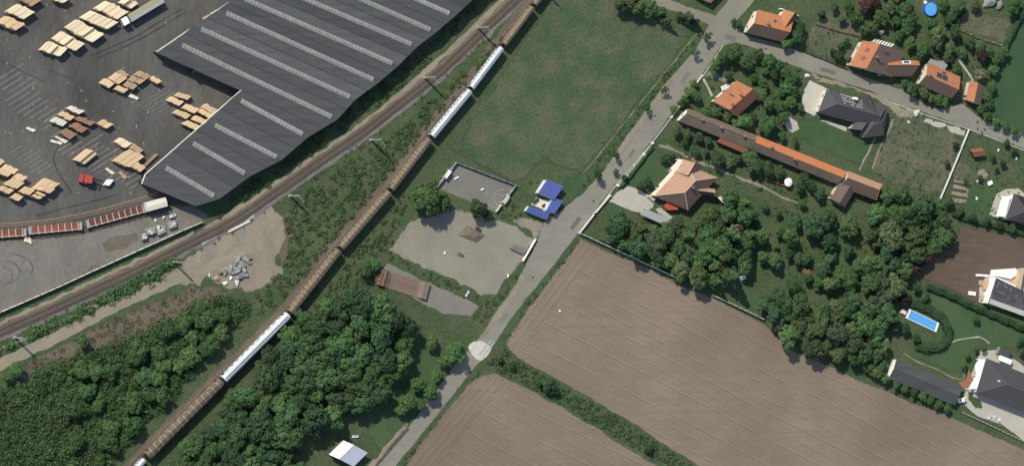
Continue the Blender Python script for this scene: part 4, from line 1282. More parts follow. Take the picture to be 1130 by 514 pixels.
for k, (x, y, s) in enumerate(((455, 290, 1.0), (440, 380, 1.1), (470, 250, .9), (425, 250, .8))):
    p = f2([(x, y)], 0.5)[0]
    mb = MB((p.x, p.y, 0))
    for i in range(5):
        for j in range(3):
            mb.rbox((p.x + i * 0.45 - 1, p.y + j * 0.55 - .6, 0.04), (1, .15, 0), 0.42, 0.5, 0.9 * s + rnd.uniform(-.15, .1))
    tag(mb.build('brick_pallet', 'block_orange'), ['tan block pallet nearest the white parapet of the unfinished house', 'tan block pallet at the hedge corner of the unfinished house', 'tan block pallet below the pale plank', 'tan block pallet standing furthest out from the unfinished house'][k], 'pallet', 'pallets of tan blocks')
# 13 black house bottom right
h = thing('house', 'wide charcoal hipped house with bright white side wall at the lower right', 'house', base(1110, 425))
R = roofed(h, (1088.5, 395), (1200, 439), (1188.5, 477), 3.6, 6.2, 0.5, (1.5, 1.5), m1='tile_charcoal', m2='tile_charcoal', wall='white_wall', ridge='ridge_dark', door=True, ov=0.6)
p = at(1102, 420, 5.2); MB(h.location).rbox((p.x, p.y, 3.8), (1, -.3, 0), 0.9, 0.6, 1.8).build('chimney', 'concrete_light', h)
p = at(1110, 427, 5.2); MB(h.location).rbox((p.x, p.y, 3.8), (1, -.3, 0), 1.0, 0.7, 1.9).build('chimney', 'concrete_grey', h)
q = [at(*p, 2.6) for p in cr(1040, 370, 8.71, [(250, 512), (325, 380), (312, 290), (355, 228), (412, 228), (335, 512)])]
MB(h.location).slab(q, 0.2).build('terrace_roof', 'white_paint', h)
for p in (q[0], q[1], q[3]):
    MB(h.location).rbox((p.x + .25, p.y, 0), (1, 0, 0), 0.25, 0.25, 2.4).build('terrace_post', 'white_wall', h)
h = thing('garden_pavilion', 'small grey-roofed pavilion with a white canopy behind the charcoal house', 'pavilion', base(1110, 392))
q = [at(*p, 2.5) for p in cr(1040, 370, 8.71, [(535, 175), (560, 105), (668, 150), (640, 212)])]
MB(h.location).slab(q, 0.15).build('roof', 'tile_dark', h)
MB(h.location).prism([p * .94 + (q[0] + q[2]) * .03 for p in q], 0, 2.33).build('wall', 'grey_wall', h)
q = [at(*p, 2.2) for p in cr(1040, 370, 8.71, [(540, 195), (560, 188), (672, 235), (655, 280), (540, 235)])]
MB(h.location).slab(q, 0.12).build('canopy', 'white_paint', h)
for p in (q[0], q[2], q[3]):
    MB(h.location).rbox((p.x, p.y, 0), (1, 0, 0), 0.12, 0.12, 2.1).build('post', 'white_paint', h)
# long dark shed
h = thing('long_shed', 'long dark flat-topped shed with white end wall at the edge of the field', 'shed', base(1020, 424))
roofed(h, (989.5, 395.5), (1062, 426), (1054, 446.5), 2.9, 3.7, 0.5, m1='roof_sheet', m2='roof_sheet', wall='white_wall', ridge='ridge_dark', ov=0.25, windows=False, door=False, th=0.12)
# white shed in the wood
h = thing('white_shed', 'bright white and blue-grey metal shed at the edge of the wood by the road', 'shed', base(386, 500))
R = roofed(h, (363, 501), (379, 485.5), (406, 499), 3.2, 4.6, 0.36, m1='white_paint', m2='bluegrey_sheet', wall='concrete_grey', ridge='bluegrey_sheet', windows=False, door=True)
# red hut on the right lot
h = thing('hut', 'little red-roofed hut beside the white panel fence', 'hut', base(1078, 170))
roofed(h, (1070, 165), (1083.5, 163), (1088.5, 171.5), 2.3, 3.0, 0.35, m1='tile_red_and_shaded', m2='tile_red_and_shaded', wall='timber_dark', windows=False, door=True)
# corner of an orange roof at the top
h = thing('house', 'orange roof corner at the top edge beside the round pool garden', 'house', base(985, -12))
roofed(h, (968, -10), (982, -28), (1004, -14), 3.0, 5.0, 0.5, m1='tile_orange', m2='tile_red_and_shaded', wall='cream_wall')  # red slope stands for the orange tiles in shade
# blue-roofed kiosk group
bz = lambda pts: cr(560, 185, 7.91, pts)
h = thing('blue_pavilion', 'kiosk of three blue metal roofs round a pale little court by the road', 'pavilion', base(601, 222))
O = h.location
for quad, zz, nm in (([(268, 222), (345, 105), (490, 162), (412, 278)], (3.1, 3.3, 3.3, 3.1), 0), ([(400, 262), (487, 290), (412, 402), (335, 378)], (2.6, 2.5, 2.5, 2.6), 1), ([(192, 335), (372, 395), (342, 452), (160, 377)], (2.6, 2.6, 2.3, 2.3), 2)):
    pts = bz(quad)
    q = [at(*p, z_) for p, z_ in zip(pts, zz)]
    MB(O).slab(q, 0.12).build('roof', 'blue_sheet', h)
    c = sum(q, Vector()) / 4
    MB(O).prism([p * .96 + c * .04 for p in q], 0, min(zz) - 0.14).build('wall', 'pale_sheet', h)
    e = q[1] - q[0]
    for k in range(1, 6):
        t = k / 6
        a, b_ = q[0] + (q[1] - q[0]) * t, q[3] + (q[2] - q[3]) * t
        if nm == 0 or nm == 2:
            mbx = MB(O).box((a + b_) / 2 + Vector((0, 0, 0.03)), (b_ - a) * 0.5, e.normalized() * 0.04, (0, 0, 0.04))
            mbx.build('roof_seam', 'blue_sheet', h)
MB(O).prism([at(*p) for p in bz([(205, 320), (250, 265), (395, 295), (335, 375)])], 0.0, 0.25).build('court_deck', 'lumber_pale', h)
q = bz([(345, 300), (388, 305), (345, 375), (320, 365)])
MB(O).slab([at(*p, 2.2) for p in q], 0.1).build('awning', 'pale_sheet', h)
for a in ((250, 280), (310, 330), (228, 300)):
    p = at(*bz([a])[0])
    MB(O).rbox((p.x, p.y, 0.25), (1, .5, 0), 1.3, 0.7, 0.75).build('counter', 'dark_steel', h)

# ================================================================== train
def coach_proto(white):
    """coach of length 24 and width 3 along X, standing on z=0 (rail level)"""
    parts = []
    L, W, H = 24.0, 2.9, 3.3
    body, roofm = ('coach_white', 'coach_white_roof') if white else ('coach_tan', 'coach_tan_roof')
    mb = MB(); mb.box((0, 0, 1.98), (L / 2 - .3, 0, 0), (0, W / 2, 0), (0, 0, 0.95)); parts.append((mb.mesh('body'), body, 'body'))
    mb = MB()
    prof = [(W / 2 + .03, 3.0), (W / 2 - .12, 3.3), (W / 2 - .4, 3.55), (W / 4 - .1, 3.78), (0, 3.92), (-W / 4 + .1, 3.78), (-W / 2 + .4, 3.55), (-W / 2 + .12, 3.3), (-W / 2 - .03, 3.0)]
    n = len(prof)
    xs = [-L / 2 + .2, -L / 2 + .5, L / 2 - .5, L / 2 - .2]
    vs = []
    for i, x in enumerate(xs):
        k = 0.96 if i in (0, 3) else 1
        vs += [(x, y * k, z - (0 if k == 1 else .06)) for y, z in prof]
    fs = [(i * n + j, i * n + j + 1, i * n + n + j + 1, i * n + n + j) for i in range(3) for j in range(n - 1)]
    fs += [tuple(range(n)), tuple(range(4 * n - 1, 3 * n - 1, -1))]
    fs += [(i * n, i * n + n, i * n + 2 * n - 1, i * n + n - 1) for i in range(3)]
    mb.add(vs, fs); parts.append((mb.mesh('roof'), roofm, 'roof'))
    mb = MB()
    for k in range(15):
        x = -L / 2 + 1.4 + k * (L - 2.8) / 14
        for a, b_ in zip(prof[:-1], prof[1:]):
            c = (Vector((x, a[0], a[1])) + Vector((x, b_[0], b_[1]))) / 2
            d = Vector((0, b_[0] - a[0], b_[1] - a[1]))
            mb.box(c, (0.07, 0, 0), d / 2, d.cross(Vector((1, 0, 0))).normalized() * 0.05)
    parts.append((mb.mesh('roof_rib'), roofm if white else 'coach_rib_lit', 'roof_ribs'))
    mb = MB(); mb.box((0, 0.12, 3.97), (L / 2 - .6, 0, 0), (0, .1, 0), (0, 0, .05)); parts.append((mb.mesh('roof_seam'), 'dark_steel', 'roof_seam'))
    mb = MB(); mb.box((0, 0, .82), (L / 2 - .5, 0, 0), (0, 1.15, 0), (0, 0, .16)); mb.box((0, 0, .55), (3.5, 0, 0), (0, 1.0, 0), (0, 0, .25)); parts.append((mb.mesh('underframe'), 'dark_steel', 'underframe'))
    win = MB(); win.box((0, 0, 0), (.55, 0, 0), (0, .03, 0), (0, 0, .42))
    wins = [(-L / 2 + 2.4 + k * (L - 4.8) / 10, s * (W / 2 + .012), 2.25) for k in range(11) for s in (-1, 1)]
    door = MB(); door.box((0, 0, 0), (.42, 0, 0), (0, .03, 0), (0, 0, .98))
    doors = [(sx * (L / 2 - 1.1), s * (W / 2 + .012), 2.05) for sx in (-1, 1) for s in (-1, 1)]
    bog = MB()
    bog.box((0, 0, .55), (1.6, 0, 0), (0, .95, 0), (0, 0, .14))
    for x in (-1.1, 1.1):
        for s in (-1, 1):
            bog.tube((x, s * .66, .46), (x, s * .80, .46), .45, n=12)
    gang = MB(); gang.box((0, 0, 0), (.28, 0, 0), (0, .7, 0), (0, 0, 1.05))
    return dict(parts=parts, win=(win.mesh('window'), wins), door=(door.mesh('door'), doors), bog=(bog.mesh('bogie'), [(-8.2, 0, 0), (8.2, 0, 0)]), gang=(gang.mesh('gangway'), [(-L / 2 + .1, 0, 2.1), (L / 2 - .1, 0, 2.1)]), L=L)
PC = {False: coach_proto(False), True: coach_proto(True)}
cars = [((131, 541), (160, 507), True, 'white train coach at the bottom edge of the picture'),
        ((164, 503), (245.5, 421), False, 'tan coach at the lower end of the train between the two woods'),
        ((248, 418.5), (319, 347.5), True, 'single white coach between tan ones, beside the dense wood'),
        ((321.5, 344.5), (375, 276.5), False, 'tan coach just above the single white coach'),
        ((377.5, 273.5), (430.5, 212.5), False, 'middle one of three tan coaches in a row'),
        ((433, 209), (475, 154), False, 'tan coach beside the walled sports court, below the white pair'),
        ((478, 150.5), (519.5, 100.5), True, 'lower one of the two white coaches coupled together'),
        ((521.5, 97), (554.5, 53.5), True, 'upper one of the two white coaches coupled together'),
        ((557.5, 49.5), (588.5, 8.5), False, 'tan coach above the white pair near the top of the train'),
        ((591, 5.5), (622, -35), False, 'tan coach at the top edge of the picture')]
for (a, b_, wh, lab) in cars:
    p, q = at(*a, 3.9), at(*b_, 3.9)
    p.z = q.z = 0
    d = q - p
    P = PC[wh]
    k = d.length / (P['L'] - .4)
    t = thing('train_coach', lab, 'train coach', (p + q) / 2 + Vector((0, 0, 0.5)), 'coaches of the long train', math.atan2(d.y, d.x))
    wk = 0.40 + 0.42 * (k / 1.05)
    t.scale = (k, wk, 0.96)
    for me, mt, nm in P['parts']:
        o = mesh_obj(nm, me, mt, t)
        if nm == 'roof_ribs':
            o['kind'] = 'stuff'
            o.parent = [c for c in t.children if c.name.startswith('roof')][0]
    for me, locs, mt in ((*P['win'], 'glass'), (*P['door'], 'dark_steel'), (*P['bog'], 'dark_steel'), (*P['gang'], 'tyre')):
        for l in locs:
            mesh_obj(me.name.split('.')[0], me, mt, t, l)

# ------------------------------------------------------------------ red stake wagons on the siding
def stake_wagon(a, b_, mat, label, nrib):
    p, q = at(*a, 1.3), at(*b_, 1.3)
    p.z = q.z = 0
    d = q - p
    L = d.length
    t = thing('flat_wagon', label, 'rail wagon', (p + q) / 2 + Vector((0, 0, 0.32)), 'red flat wagons on the siding', math.atan2(d.y, d.x))
    W = 2.5
    MB().box((0, 0, 0.95), (L / 2, 0, 0), (0, W / 2, 0), (0, 0, 0.12)).build('deck', mat, t)
    for k in range(nrib):
        x = -L / 2 + L * (k + 0.5) / nrib
        MB().box((x, 0, 1.11), (0.12, 0, 0), (0, W / 2 - .1, 0), (0, 0, 0.06)).build('cross_bearer', 'wagon_rib', t)
        for s in (-1, 1):
            MB().box((x, s * (W / 2 + .05), 1.5), (.06, 0, 0), (0, .05, 0), (0, 0, .75)).build('stake', 'wagon_rib', t)
    MB().box((0, -W / 2 + .18, 1.13), (L / 2 - .5, 0, 0), (0, .1, 0), (0, 0, .08)).build('side_rail', 'wagon_rib', t)
    for s in (-1, 1):
        MB().box((s * (L / 2 - .45), 0, 1.5), (.35, 0, 0), (0, W / 2, 0), (0, 0, .12)).box((s * (L / 2 - .1), 0, 1.3), (.08, 0, 0), (0, W / 2, 0), (0, 0, .35)).build('end_bulkhead', 'grey_tarp', t)
        b3 = MB().box((s * (L / 2 - 2.2), 0, .55), (1.3, 0, 0), (0, .9, 0), (0, 0, .25))
        for x in (-.8, .8):
            for y in (-.68, .68):
                b3.tube((s * (L / 2 - 2.2) + x, y - .06, .42), (s * (L / 2 - 2.2) + x, y + .06, .42), .42, n=10)
        b3.build('bogie', 'dark_steel', t)
stake_wagon((-32, 260), (28.5, 256), 'wagon_red', 'faded red flat wagon cut by the left edge on the siding', 8)
stake_wagon((31, 254.5), (90, 249), 'wagon_red', 'bright rusty red flat wagon in the middle of the siding row', 8)
stake_wagon((95, 247.5), (161, 229.5), 'wagon_maroon', 'dark maroon flat wagon next to the white boxcar', 10)
p, q = at(162, 228.5, 3.4), at(184, 222.5, 3.4)
p.z = q.z = 0
d = q - p
t = thing('boxcar', 'short white covered wagon at the end of the red flat wagons', 'rail wagon', (p + q) / 2 + Vector((0, 0, 0.32)), None, math.atan2(d.y, d.x))
MB().box((0, 0, 1.9), (d.length / 2, 0, 0), (0, 1.45, 0), (0, 0, 1.2)).build('body', 'coach_white', t)
MB().slab([(-d.length / 2, -1.5, 3.1), (d.length / 2, -1.5, 3.1), (d.length / 2, 0, 3.4), (-d.length / 2, 0, 3.4)], .1).slab([(-d.length / 2, 0, 3.4), (d.length / 2, 0, 3.4), (d.length / 2, 1.5, 3.1), (-d.length / 2, 1.5, 3.1)], .1).build('roof', 'lumber_pale', t)
MB().box((0, 0, .6), (d.length / 2 - .6, 0, 0), (0, 1.0, 0), (0, 0, .15)).build('underframe', 'dark_steel', t)
for sx in (-1, 1):
    MB().tube((sx * 1.9, -.8, .42), (sx * 1.9, .8, .42), .42, n=10).build('wheelset', 'dark_steel', t)
MB().box((0, -1.47, 1.9), (.9, 0, 0), (0, .04, 0), (0, 0, 1.0)).build('sliding_door', 'pale_sheet', t)

# ------------------------------------------------------------------ catenary masts
def mast(px, py, label, hgt=8.6):
    p = at(px, py)
    t = thing('catenary_mast', label, 'mast', p, 'catenary masts along the railway')
    mb = MB()
    for sx in (-.22, .22):
        mb.box((sx, 0, hgt / 2), (.09, 0, 0), (0, .16, 0), (0, 0, hgt / 2))
    k = int(hgt / .7)
    for i in range(k):
        z = .3 + i * hgt / k
        mb.tube((-.22, 0, z), (.22, 0, z + .6), .05, n=4)
    mb.build('post', 'galvanised', t)
    d = Vector((0.62, -0.6, 0)).normalized()
    n_ = Vector((-d.y, d.x, 0))
    MB().tube((0, 0, hgt - 1.0), d * 3.2 + Vector((0, 0, hgt - 1.0)), .07).build('cantilever_arm', 'galvanised', t)
    MB().tube((0, 0, hgt - .2), d * 2.6 + Vector((0, 0, hgt - 1.0)), .05).build('stay', 'galvanised', t)
    MB().tube(d * 3.0 + Vector((0, 0, hgt - 1.0)), d * 3.0 + Vector((0, 0, hgt - 1.7)), .08, .12).build('insulator', 'brick_red', t)
    MB().rbox((0, 0, 0.0), (1, 0, 0), 1.0, 1.0, .5).build('footing', 'concrete', t)
for px, py, lab in ((526.5, 31, 'lattice mast by the line beside the topmost bend of the service path'), (468, 86, 'lattice mast by the line opposite the white coach pair'), (409, 154.5, 'lattice mast in the scrub between the two lines near the meadow corner'),
                    (319.5, 216, 'lattice mast at the top of the bare dirt clearing'), (191, 289, 'lattice mast at the bend where dirt track and railway part'), (15.5, 372, 'lattice mast at the left edge beside the dirt track'), (596, -14, 'lattice mast at the top edge beside the train')):
    mast(px, py, lab)

# ================================================================== timber yard
def stack(P, U, V, n, hgt, mat, label, skew=0.0, gap=None):
    """stack of board bundles; P left corner, U up-right along the boards, V across the bundles (image pixels at the top)"""
    z = hgt
    p0, p1, p2 = at(P[0], P[1], z), at(P[0] + U[0], P[1] + U[1], z), at(P[0] + V[0], P[1] + V[1], z)
    u, v = p1 - p0, p2 - p0
    c = p0 + u / 2 + v / 2
    t = thing('timber_stack', label, 'timber stack', (c.x, c.y, 0), 'timber stacks in the sawmill yard')
    O = t.location
    un, vn = u.normalized(), v.normalized()
    lay = max(1, int(round(hgt / 0.95)))
    for k in range(n):
        a = p0 + v * (k / n) + vn * 0.04
        b_ = p0 + v * ((k + 1) / n) - vn * (0.10 if n > 1 else 0.0)
        s0 = rnd.uniform(-.25, .25)
        s1 = rnd.uniform(-.25, .25)
        dz = rnd.uniform(-.12, .10)
        tops = lay
        if gap and k in gap:
            tops = max(1, lay - 1)
        mb = MB(O)
        for l in range(tops):
            z0 = 0.12 + l * (hgt / lay)
            z1 = (l + 1) * (hgt / lay) + (dz if l == tops - 1 else -0.04)
            j = rnd.uniform(-.12, .12)
            q = [a + un * (s0 + j), b_ + un * (s1 + j), b_ + u + un * (s1 * .5 + j), a + u + un * (s0 * .5 + j)]
            if l < tops - 1:
                mb.prism(q, z0, z1)
            else:
                nb = 4 if hgt > 1 else 2      # top course: separate boards with ragged ends
                for i in range(nb):
                    e0, e1, dz2 = rnd.uniform(-.22, .22), rnd.uniform(-.22, .22), rnd.uniform(-.07, .05)
                    f0, f1 = i / nb, (i + 1) / nb - .02
                    l0, l1 = q[0] + (q[1] - q[0]) * f0, q[0] + (q[1] - q[0]) * f1
                    mb.prism([l0 + un * e0, l1 + un * e0, l1 + u + un * e1, l0 + u + un * e1], z0, z1 + dz2)
        o = mb.build('board_bundle', mat, t)
        mb = MB(O)   # bearers under the bundle
        for f in (0.2, 0.8):
            q = [a + u * f, b_ + u * f, b_ + u * f + un * .12, a + u * f + un * .12]
            mb.prism(q, 0.03, 0.12)
        mb.build('bearers', 'timber_dark', o)
    return t
S = []
row1 = [((45, 55), (9, -9), (21.5, 7.5), 4, (2,)), ((59, 42.5), (10, -8), (25, 14), 4, (2,)), ((72, 31), (13, -9), (31, 16), 5, (3,)), ((89.5, 19.6), (12, -7.6), (29, 13.5), 5, ()), ((106, 9), (12, -8), (23.5, 13), 4, ()), ((132, 3.5), (8, -6), (14, 6), 3, (1,))]
for k, (P, U, V, n_, gp) in enumerate(row1):
    stack(P, U, V, n_, 2.9, 'lumber_cream', 'cream timber stack, %s from lower left in the row leading to the lorry' % ORD[k], gap=gp)
for k, (P, U, V, n_, m_, lab) in enumerate((((7.6, 12.6), (12.6, -8), (19, 9), 3, 'lumber_cream', 'cream timber stack near the upper left corner, above a tan one'), ((-4, 25), (11, -7), (21, 9.5), 3, 'lumber_tan', 'pinkish tan timber stack touching the left edge near the top'),
        ((21, 0), (11, -7), (15, 7), 3, 'lumber_mid', 'brown timber stack cut by the top edge at the far left'), ((58, 0), (8, -5), (12, 4), 2, 'lumber_cream', 'cream timber stack cut by the top edge above the lorry row'))):
    stack(P, U, V, n_, 2.9, m_, lab)
cl2 = [((110, 92), (6, -5), (11, 5), 1), ((120, 87), (9.5, -7), (12, 6), 2), ((130.5, 79.5), (4, -2.5), (9, 5.5), 1), ((126, 98.5), (5, -4), (10, 5), 1), ((136, 94), (5, -4.5), (11.5, 5), 2), ((140.5, 88.4), (6.5, -4.5), (13, 5.5), 2), ((148.7, 82.7), (6, -4.5), (12.6, 5.5), 2), ((164.5, 87), (5, -3), (9, 6), 1)]
lab2 = ['leftmost tan timber stack of the cluster under the warehouse corner', 'large square tan stack of the cluster under the warehouse corner', 'small brown-topped stack at the top of the cluster under the warehouse corner', 'lowest tan stack of the cluster under the warehouse corner', 'lower one of three joined stacks under the warehouse corner', 'middle one of three joined stacks under the warehouse corner', 'upper one of three joined stacks under the warehouse corner', 'lone tan stack at the right of the cluster under the warehouse corner']
for (P, U, V, n_), lab in zip(cl2, lab2):
    stack(P, U, V, n_, 2.3, 'lumber_mid' if 'brown' in lab or 'three' in lab else 'lumber_tan', lab)
stack((142, 106), (2, -2), (10, 4), 1, 0.6, 'lumber_pale', 'low pale board pile below the cluster under the warehouse corner')
cl3 = [((184, 111.5), (5, -4.4), (14.5, 5)), ((193, 106.4), (5, -4.4), (14, 4)), ((201, 119), (5, -4.4), (14, 6)), ((191, 125.4), (5, -4.4), (15.5, 5.6)), ((211.7, 131.7), (5, -4.4), (14, 6)), ((218, 123.5), (5, -3.5), (14, 6.5)), ((201, 136.8), (7, -4), (15, 6.3)), ((222, 119), (5, -4), (14, 6.6))]
for k, (P, U, V) in enumerate(cl3):
    stack(P, U, V, 1, 2.2, 'lumber_tan', ['upper left golden timber stack of those in the warehouse nook', 'topmost golden timber stack in the warehouse nook', 'central golden timber stack in the warehouse nook', 'leftmost low golden timber stack in the warehouse nook', 'golden stack second from the bottom against the white eave line', 'golden stack third from the bottom against the white eave line', 'lowest golden timber stack in the warehouse nook', 'golden timber stack highest up against the white eave line'][k])
cl4 = [((73, 120), (6, -3), (14, 6.5), 2, 'lumber_pale', 'white wrapped timber stack at the top of the middle cluster'), ((65, 127), (5, -4), (13, 6), 1, 'lumber_tan', 'tan timber stack between two pale ones in the middle cluster'), ((56, 134), (5.5, -4.5), (14, 5), 1, 'lumber_pale', 'pale timber stack at the left of the middle cluster'),
       ((82, 132), (6, -3.5), (18, 7), 2, 'lumber_brown', 'upper reddish brown stack of the middle cluster'), ((76, 140.5), (7, -5), (16, 5.6), 2, 'lumber_brown', 'middle reddish brown stack of the middle cluster'), ((67, 146.8), (7, -5.7), (11, 7), 1, 'lumber_brown', 'lowest reddish brown stack of the middle cluster'), ((107, 136.7), (7.5, -4.5), (11.5, 5), 2, 'lumber_tan', 'lone tan timber stack right of the reddish brown ones')]
for P, U, V, n_, m_, lab in cl4:
    stack(P, U, V, n_, 2.2, m_, lab)
for P, U, V, m_, lab in (((55.5, 156), (2.5, -2.5), (11, 5), 'lumber_pale', 'lower of two low white board piles on the storage lines'), ((59, 152), (3, -2), (13, 6.5), 'lumber_pale', 'upper of two low white board piles on the storage lines'),
                         ((115, 187), (3, -1.7), (9, 6), 'lumber_pale', 'low white board pile just above the forklift load'), ((130.5, 190.6), (3.5, -2.5), (8, 7), 'lumber_mid', 'low brown board pile right of the forklift load'),
                         ((28, 142), (3, -2), (9, 4), 'lumber_pale', 'single low white board pile left of the middle cluster')):
    stack(P, U, V, 1, 0.6, m_, lab)
for P, U, V, n_, m_, lab, gp in (((82.5, 176), (14.5, -12), (12, 5.5), 2, 'lumber_tan', 'pale tan timber stack standing alone above the red forklift', (1,)), ((126.5, 157), (7, -5), (12.6, 6.5), 2, 'lumber_cream', 'cream stack at the top of the group by the warehouse eave corner', ()), ((142, 163.4), (5, -4.4), (12.5, 6), 1, 'lumber_mid', 'brownish stack at the right of the group by the warehouse eave corner', ()),
                                 ((125.5, 177.3), (17.5, -12.6), (17, 8), 3, 'lumber_tan', 'biggest tan stack of the group by the warehouse eave corner', ()), ((145, 184), (6, -5), (10, 6), 1, 'lumber_tan', 'lowest tan stack of the group by the warehouse eave corner', ())):
    stack(P, U, V, n_, 2.5, m_, lab, gap=gp)
cl5 = [((-3, 190), (6, -5), (12, 5), 1), ((1, 186.5), (5, -5), (14.5, 6), 1), ((5.7, 203), (9.5, -7), (13, 5.5), 1), ((14, 196), (5, -4.4), (11, 4.5), 1), ((-2.5, 209), (6, -4), (12.6, 5), 2), ((12, 218), (5.6, -5), (8.6, 4), 1), ((21, 211.5), (6.5, -5.5), (12, 3.6), 1), ((42.5, 203), (8, -6.5), (16, 6), 2), ((36.7, 208), (6.5, -5), (18, 6), 2), ((35, 216), (3.5, -2), (8.5, 4), 1), ((38.5, 212.5), (3.5, -1.5), (9, 4.5), 1), ((-6, 180), (6, -5), (6, 3), 1)]
lab5 = ['stack at the left edge above the red wagons, second from top', 'stack just right of the left edge above the red wagons', 'large flat stack in the middle of the lower left cluster', 'tan stack at the upper right of the lower left pair', 'double stack touching the left edge nearest the wagons', 'small lone stack at the bottom of the lower left cluster', 'stack linking the two halves of the lower left cluster', 'highest stack of the right half of the lower left cluster', 'widest stack of the right half of the lower left cluster', 'lowest small stack in the right half of the lower left cluster', 'small stack tucked under the widest one, lower left cluster', 'topmost stack on the left edge above the wagons']
for (P, U, V, n_), lab in zip(cl5, lab5):
    stack(P, U, V, n_, 3.0, 'lumber_tan', 'tan timber ' + lab)
for P, U, V, n_, m_, lab in (((223, 20.5), (8, -4), (5, 2.5), 1, 'lumber_tan', 'lower tan pile beside the upper warehouse eave'), ((232, 15.5), (7, -4), (5, 2.5), 1, 'lumber_cream', 'upper cream pile beside the upper warehouse eave'), ((158, 182.5), (14, -13), (3, 1.6), 3, 'lumber_mid', 'narrow pile of sticks alongside the warehouse eave corner'), ((176, 54.5), (20, -12.5), (3, 1.4), 3, 'yellow_tarp', 'narrow yellowish offcut pile against the upper warehouse corner')):
    stack(P, U, V, n_, 1.0, m_, lab)

# ------------------------------------------------------------------ lorry and forklift
def wheel(t, x, y, r=.5, w=.3, name='wheel'):
    o = MB().tube((x, y - w / 2, r), (x, y + w / 2, r), r, n=14).build(name, 'tyre', t)
    MB().tube((x, y - w / 2 - .02, r), (x, y + w / 2 + .02, r), r * .5, n=10).build('rim', 'galvanised', o)
p, q = at(135.5, 25.5, 3), at(180, -1, 3)
p.z = q.z = 0.03
d = q - p
t = thing('lorry', 'lorry with white cab and long yellow-grey tarpaulin trailer beside the timber row', 'lorry', (p + q) / 2, None, math.atan2(d.y, d.x))
L = d.length
x0 = -L / 2
c = MB()
c.box((x0 + 1.1, 0, 1.75), (1.05, 0, 0), (0, 1.2, 0), (0, 0, 1.15))
c.slab([(x0 + .15, -1.1, 2.95), (x0 + 2.1, -1.1, 3.3), (x0 + 2.1, 1.1, 3.3), (x0 + .15, 1.1, 2.95)], .1)
c.build('cab', 'white_paint', t)
MB().box((x0 + .03, 0, 2.1), (.03, 0, 0), (0, 1.05, 0), (0, 0, .45)).build('windscreen', 'glass', t)
MB().box((0.4, 0, .8), (L / 2 - .8, 0, 0), (0, .5, 0), (0, 0, .14)).build('chassis', 'dark_steel', t)
MB().box((1.4, 0, 1.95), (L / 2 - 1.5, 0, 0), (0, 1.25, 0), (0, 0, .95)).build('trailer_body', 'grey_tarp', t)
MB().slab([(-L / 2 + 2.8, 0.2, 2.95), (L / 2 - .1, 0.2, 2.95), (L / 2 - .1, 1.27, 2.93), (-L / 2 + 2.8, 1.27, 2.93)], .04).build('roof_tarp', 'yellow_tarp', t)
for x in (x0 + 1.2, x0 + 3.4, L / 2 - 3.6, L / 2 - 2.4, L / 2 - 1.2):
    for y in (-1.05, 1.05):
        wheel(t, x, y)
p = at(97, 198, 1.5)
d = at(118, 202) - at(97, 198)
t = thing('forklift', 'red forklift truck working in the middle of the asphalt yard', 'forklift', (p.x, p.y, 0.03), None, math.atan2(d.y, d.x))
t.scale = (1.2, 1.25, 1.1)
c = MB()
c.box((-.6, 0, 1.0), (1.7, 0, 0), (0, 1.15, 0), (0, 0, .5))
c.box((-1.9, 0, 1.3), (.5, 0, 0), (0, 1.05, 0), (0, 0, .6))
c.build('body', 'red_paint', t)
c = MB()
for x in (-1.1, .6):
    for y in (-.8, .8):
        c.box((x, y, 2.1), (.07, 0, 0), (0, .07, 0), (0, 0, .65))
c.build('cab_posts', 'dark_steel', t)
MB().box((-.25, 0, 2.8), (1.1, 0, 0), (0, .95, 0), (0, 0, .06)).build('cab_roof', 'red_paint', t)
MB().box((-.5, 0, 1.7), (.35, 0, 0), (0, .35, 0), (0, 0, .25)).build('seat', 'tyre', t)
c = MB()
for y in (-.5, .5):
    c.box((1.4, y, 1.8), (.1, 0, 0), (0, .1, 0), (0, 0, 1.6))
c.box((1.4, 0, 3.3), (.1, 0, 0), (0, .6, 0), (0, 0, .1))
c.build('mast', 'dark_steel', t)
for y in (-.6, .6):
    MB().box((2.9, y, .6), (1.5, 0, 0), (0, .12, 0), (0, 0, .06)).build('fork', 'dark_steel', t)
for x in (-1.6, .9):
    for y in (-1.1, 1.1):
        wheel(t, x, y, .55, .4)
stack((114.5, 204.5), (5, -6.5), (6, 0.8), 1, 1.7, 'white_paint', 'white wrapped pack in front of the red forklift')

# ------------------------------------------------------------------ grey blocks by the boxcar, rubble on the clearing
def rock(px, py, r, mat, label, name='concrete_block', cat='concrete block', group=None, flat=0.8, tilt=0.3, z=0.0, box=False):
    p = at(px, py, r * flat)
    mb = MB()
    bm = bmesh.new()
    if box:
        bmesh.ops.create_cube(bm, size=1.5)
        bmesh.ops.bevel(bm, geom=bm.edges[:], offset=.12, segments=1, affect='EDGES')
    else:
        bmesh.ops.create_icosphere(bm, subdivisions=2, radius=1)
    a = rnd.uniform(0, 3)
    for v in bm.verts:
        k = 1 + 0.28 * math.sin(v.co.x * 3 + a) * math.cos(v.co.y * 2.6 + a * 2) + rnd.uniform(-.12, .12)
        v.co = Vector((v.co.x * k * 1.15, v.co.y * k * 0.85, max(-.35, v.co.z * k * flat)))
    me = bpy.data.meshes.new(name)
    bm.to_mesh(me)
    bm.free()
    me.materials.append(MATS[mat])
    o = bpy.data.objects.new(name, me)
    C.objects.link(o)
    o.location = (p.x, p.y, 0.35 * r + z)
    o.scale = (r, r, r)
    o.rotation_euler = (rnd.uniform(-tilt, tilt), rnd.uniform(-tilt, tilt), rnd.uniform(0, 3))
    return tag(o, label, cat, group)
zz = lambda a, b_: (100 + a / 7.91, 205 + b_ / 7.91)
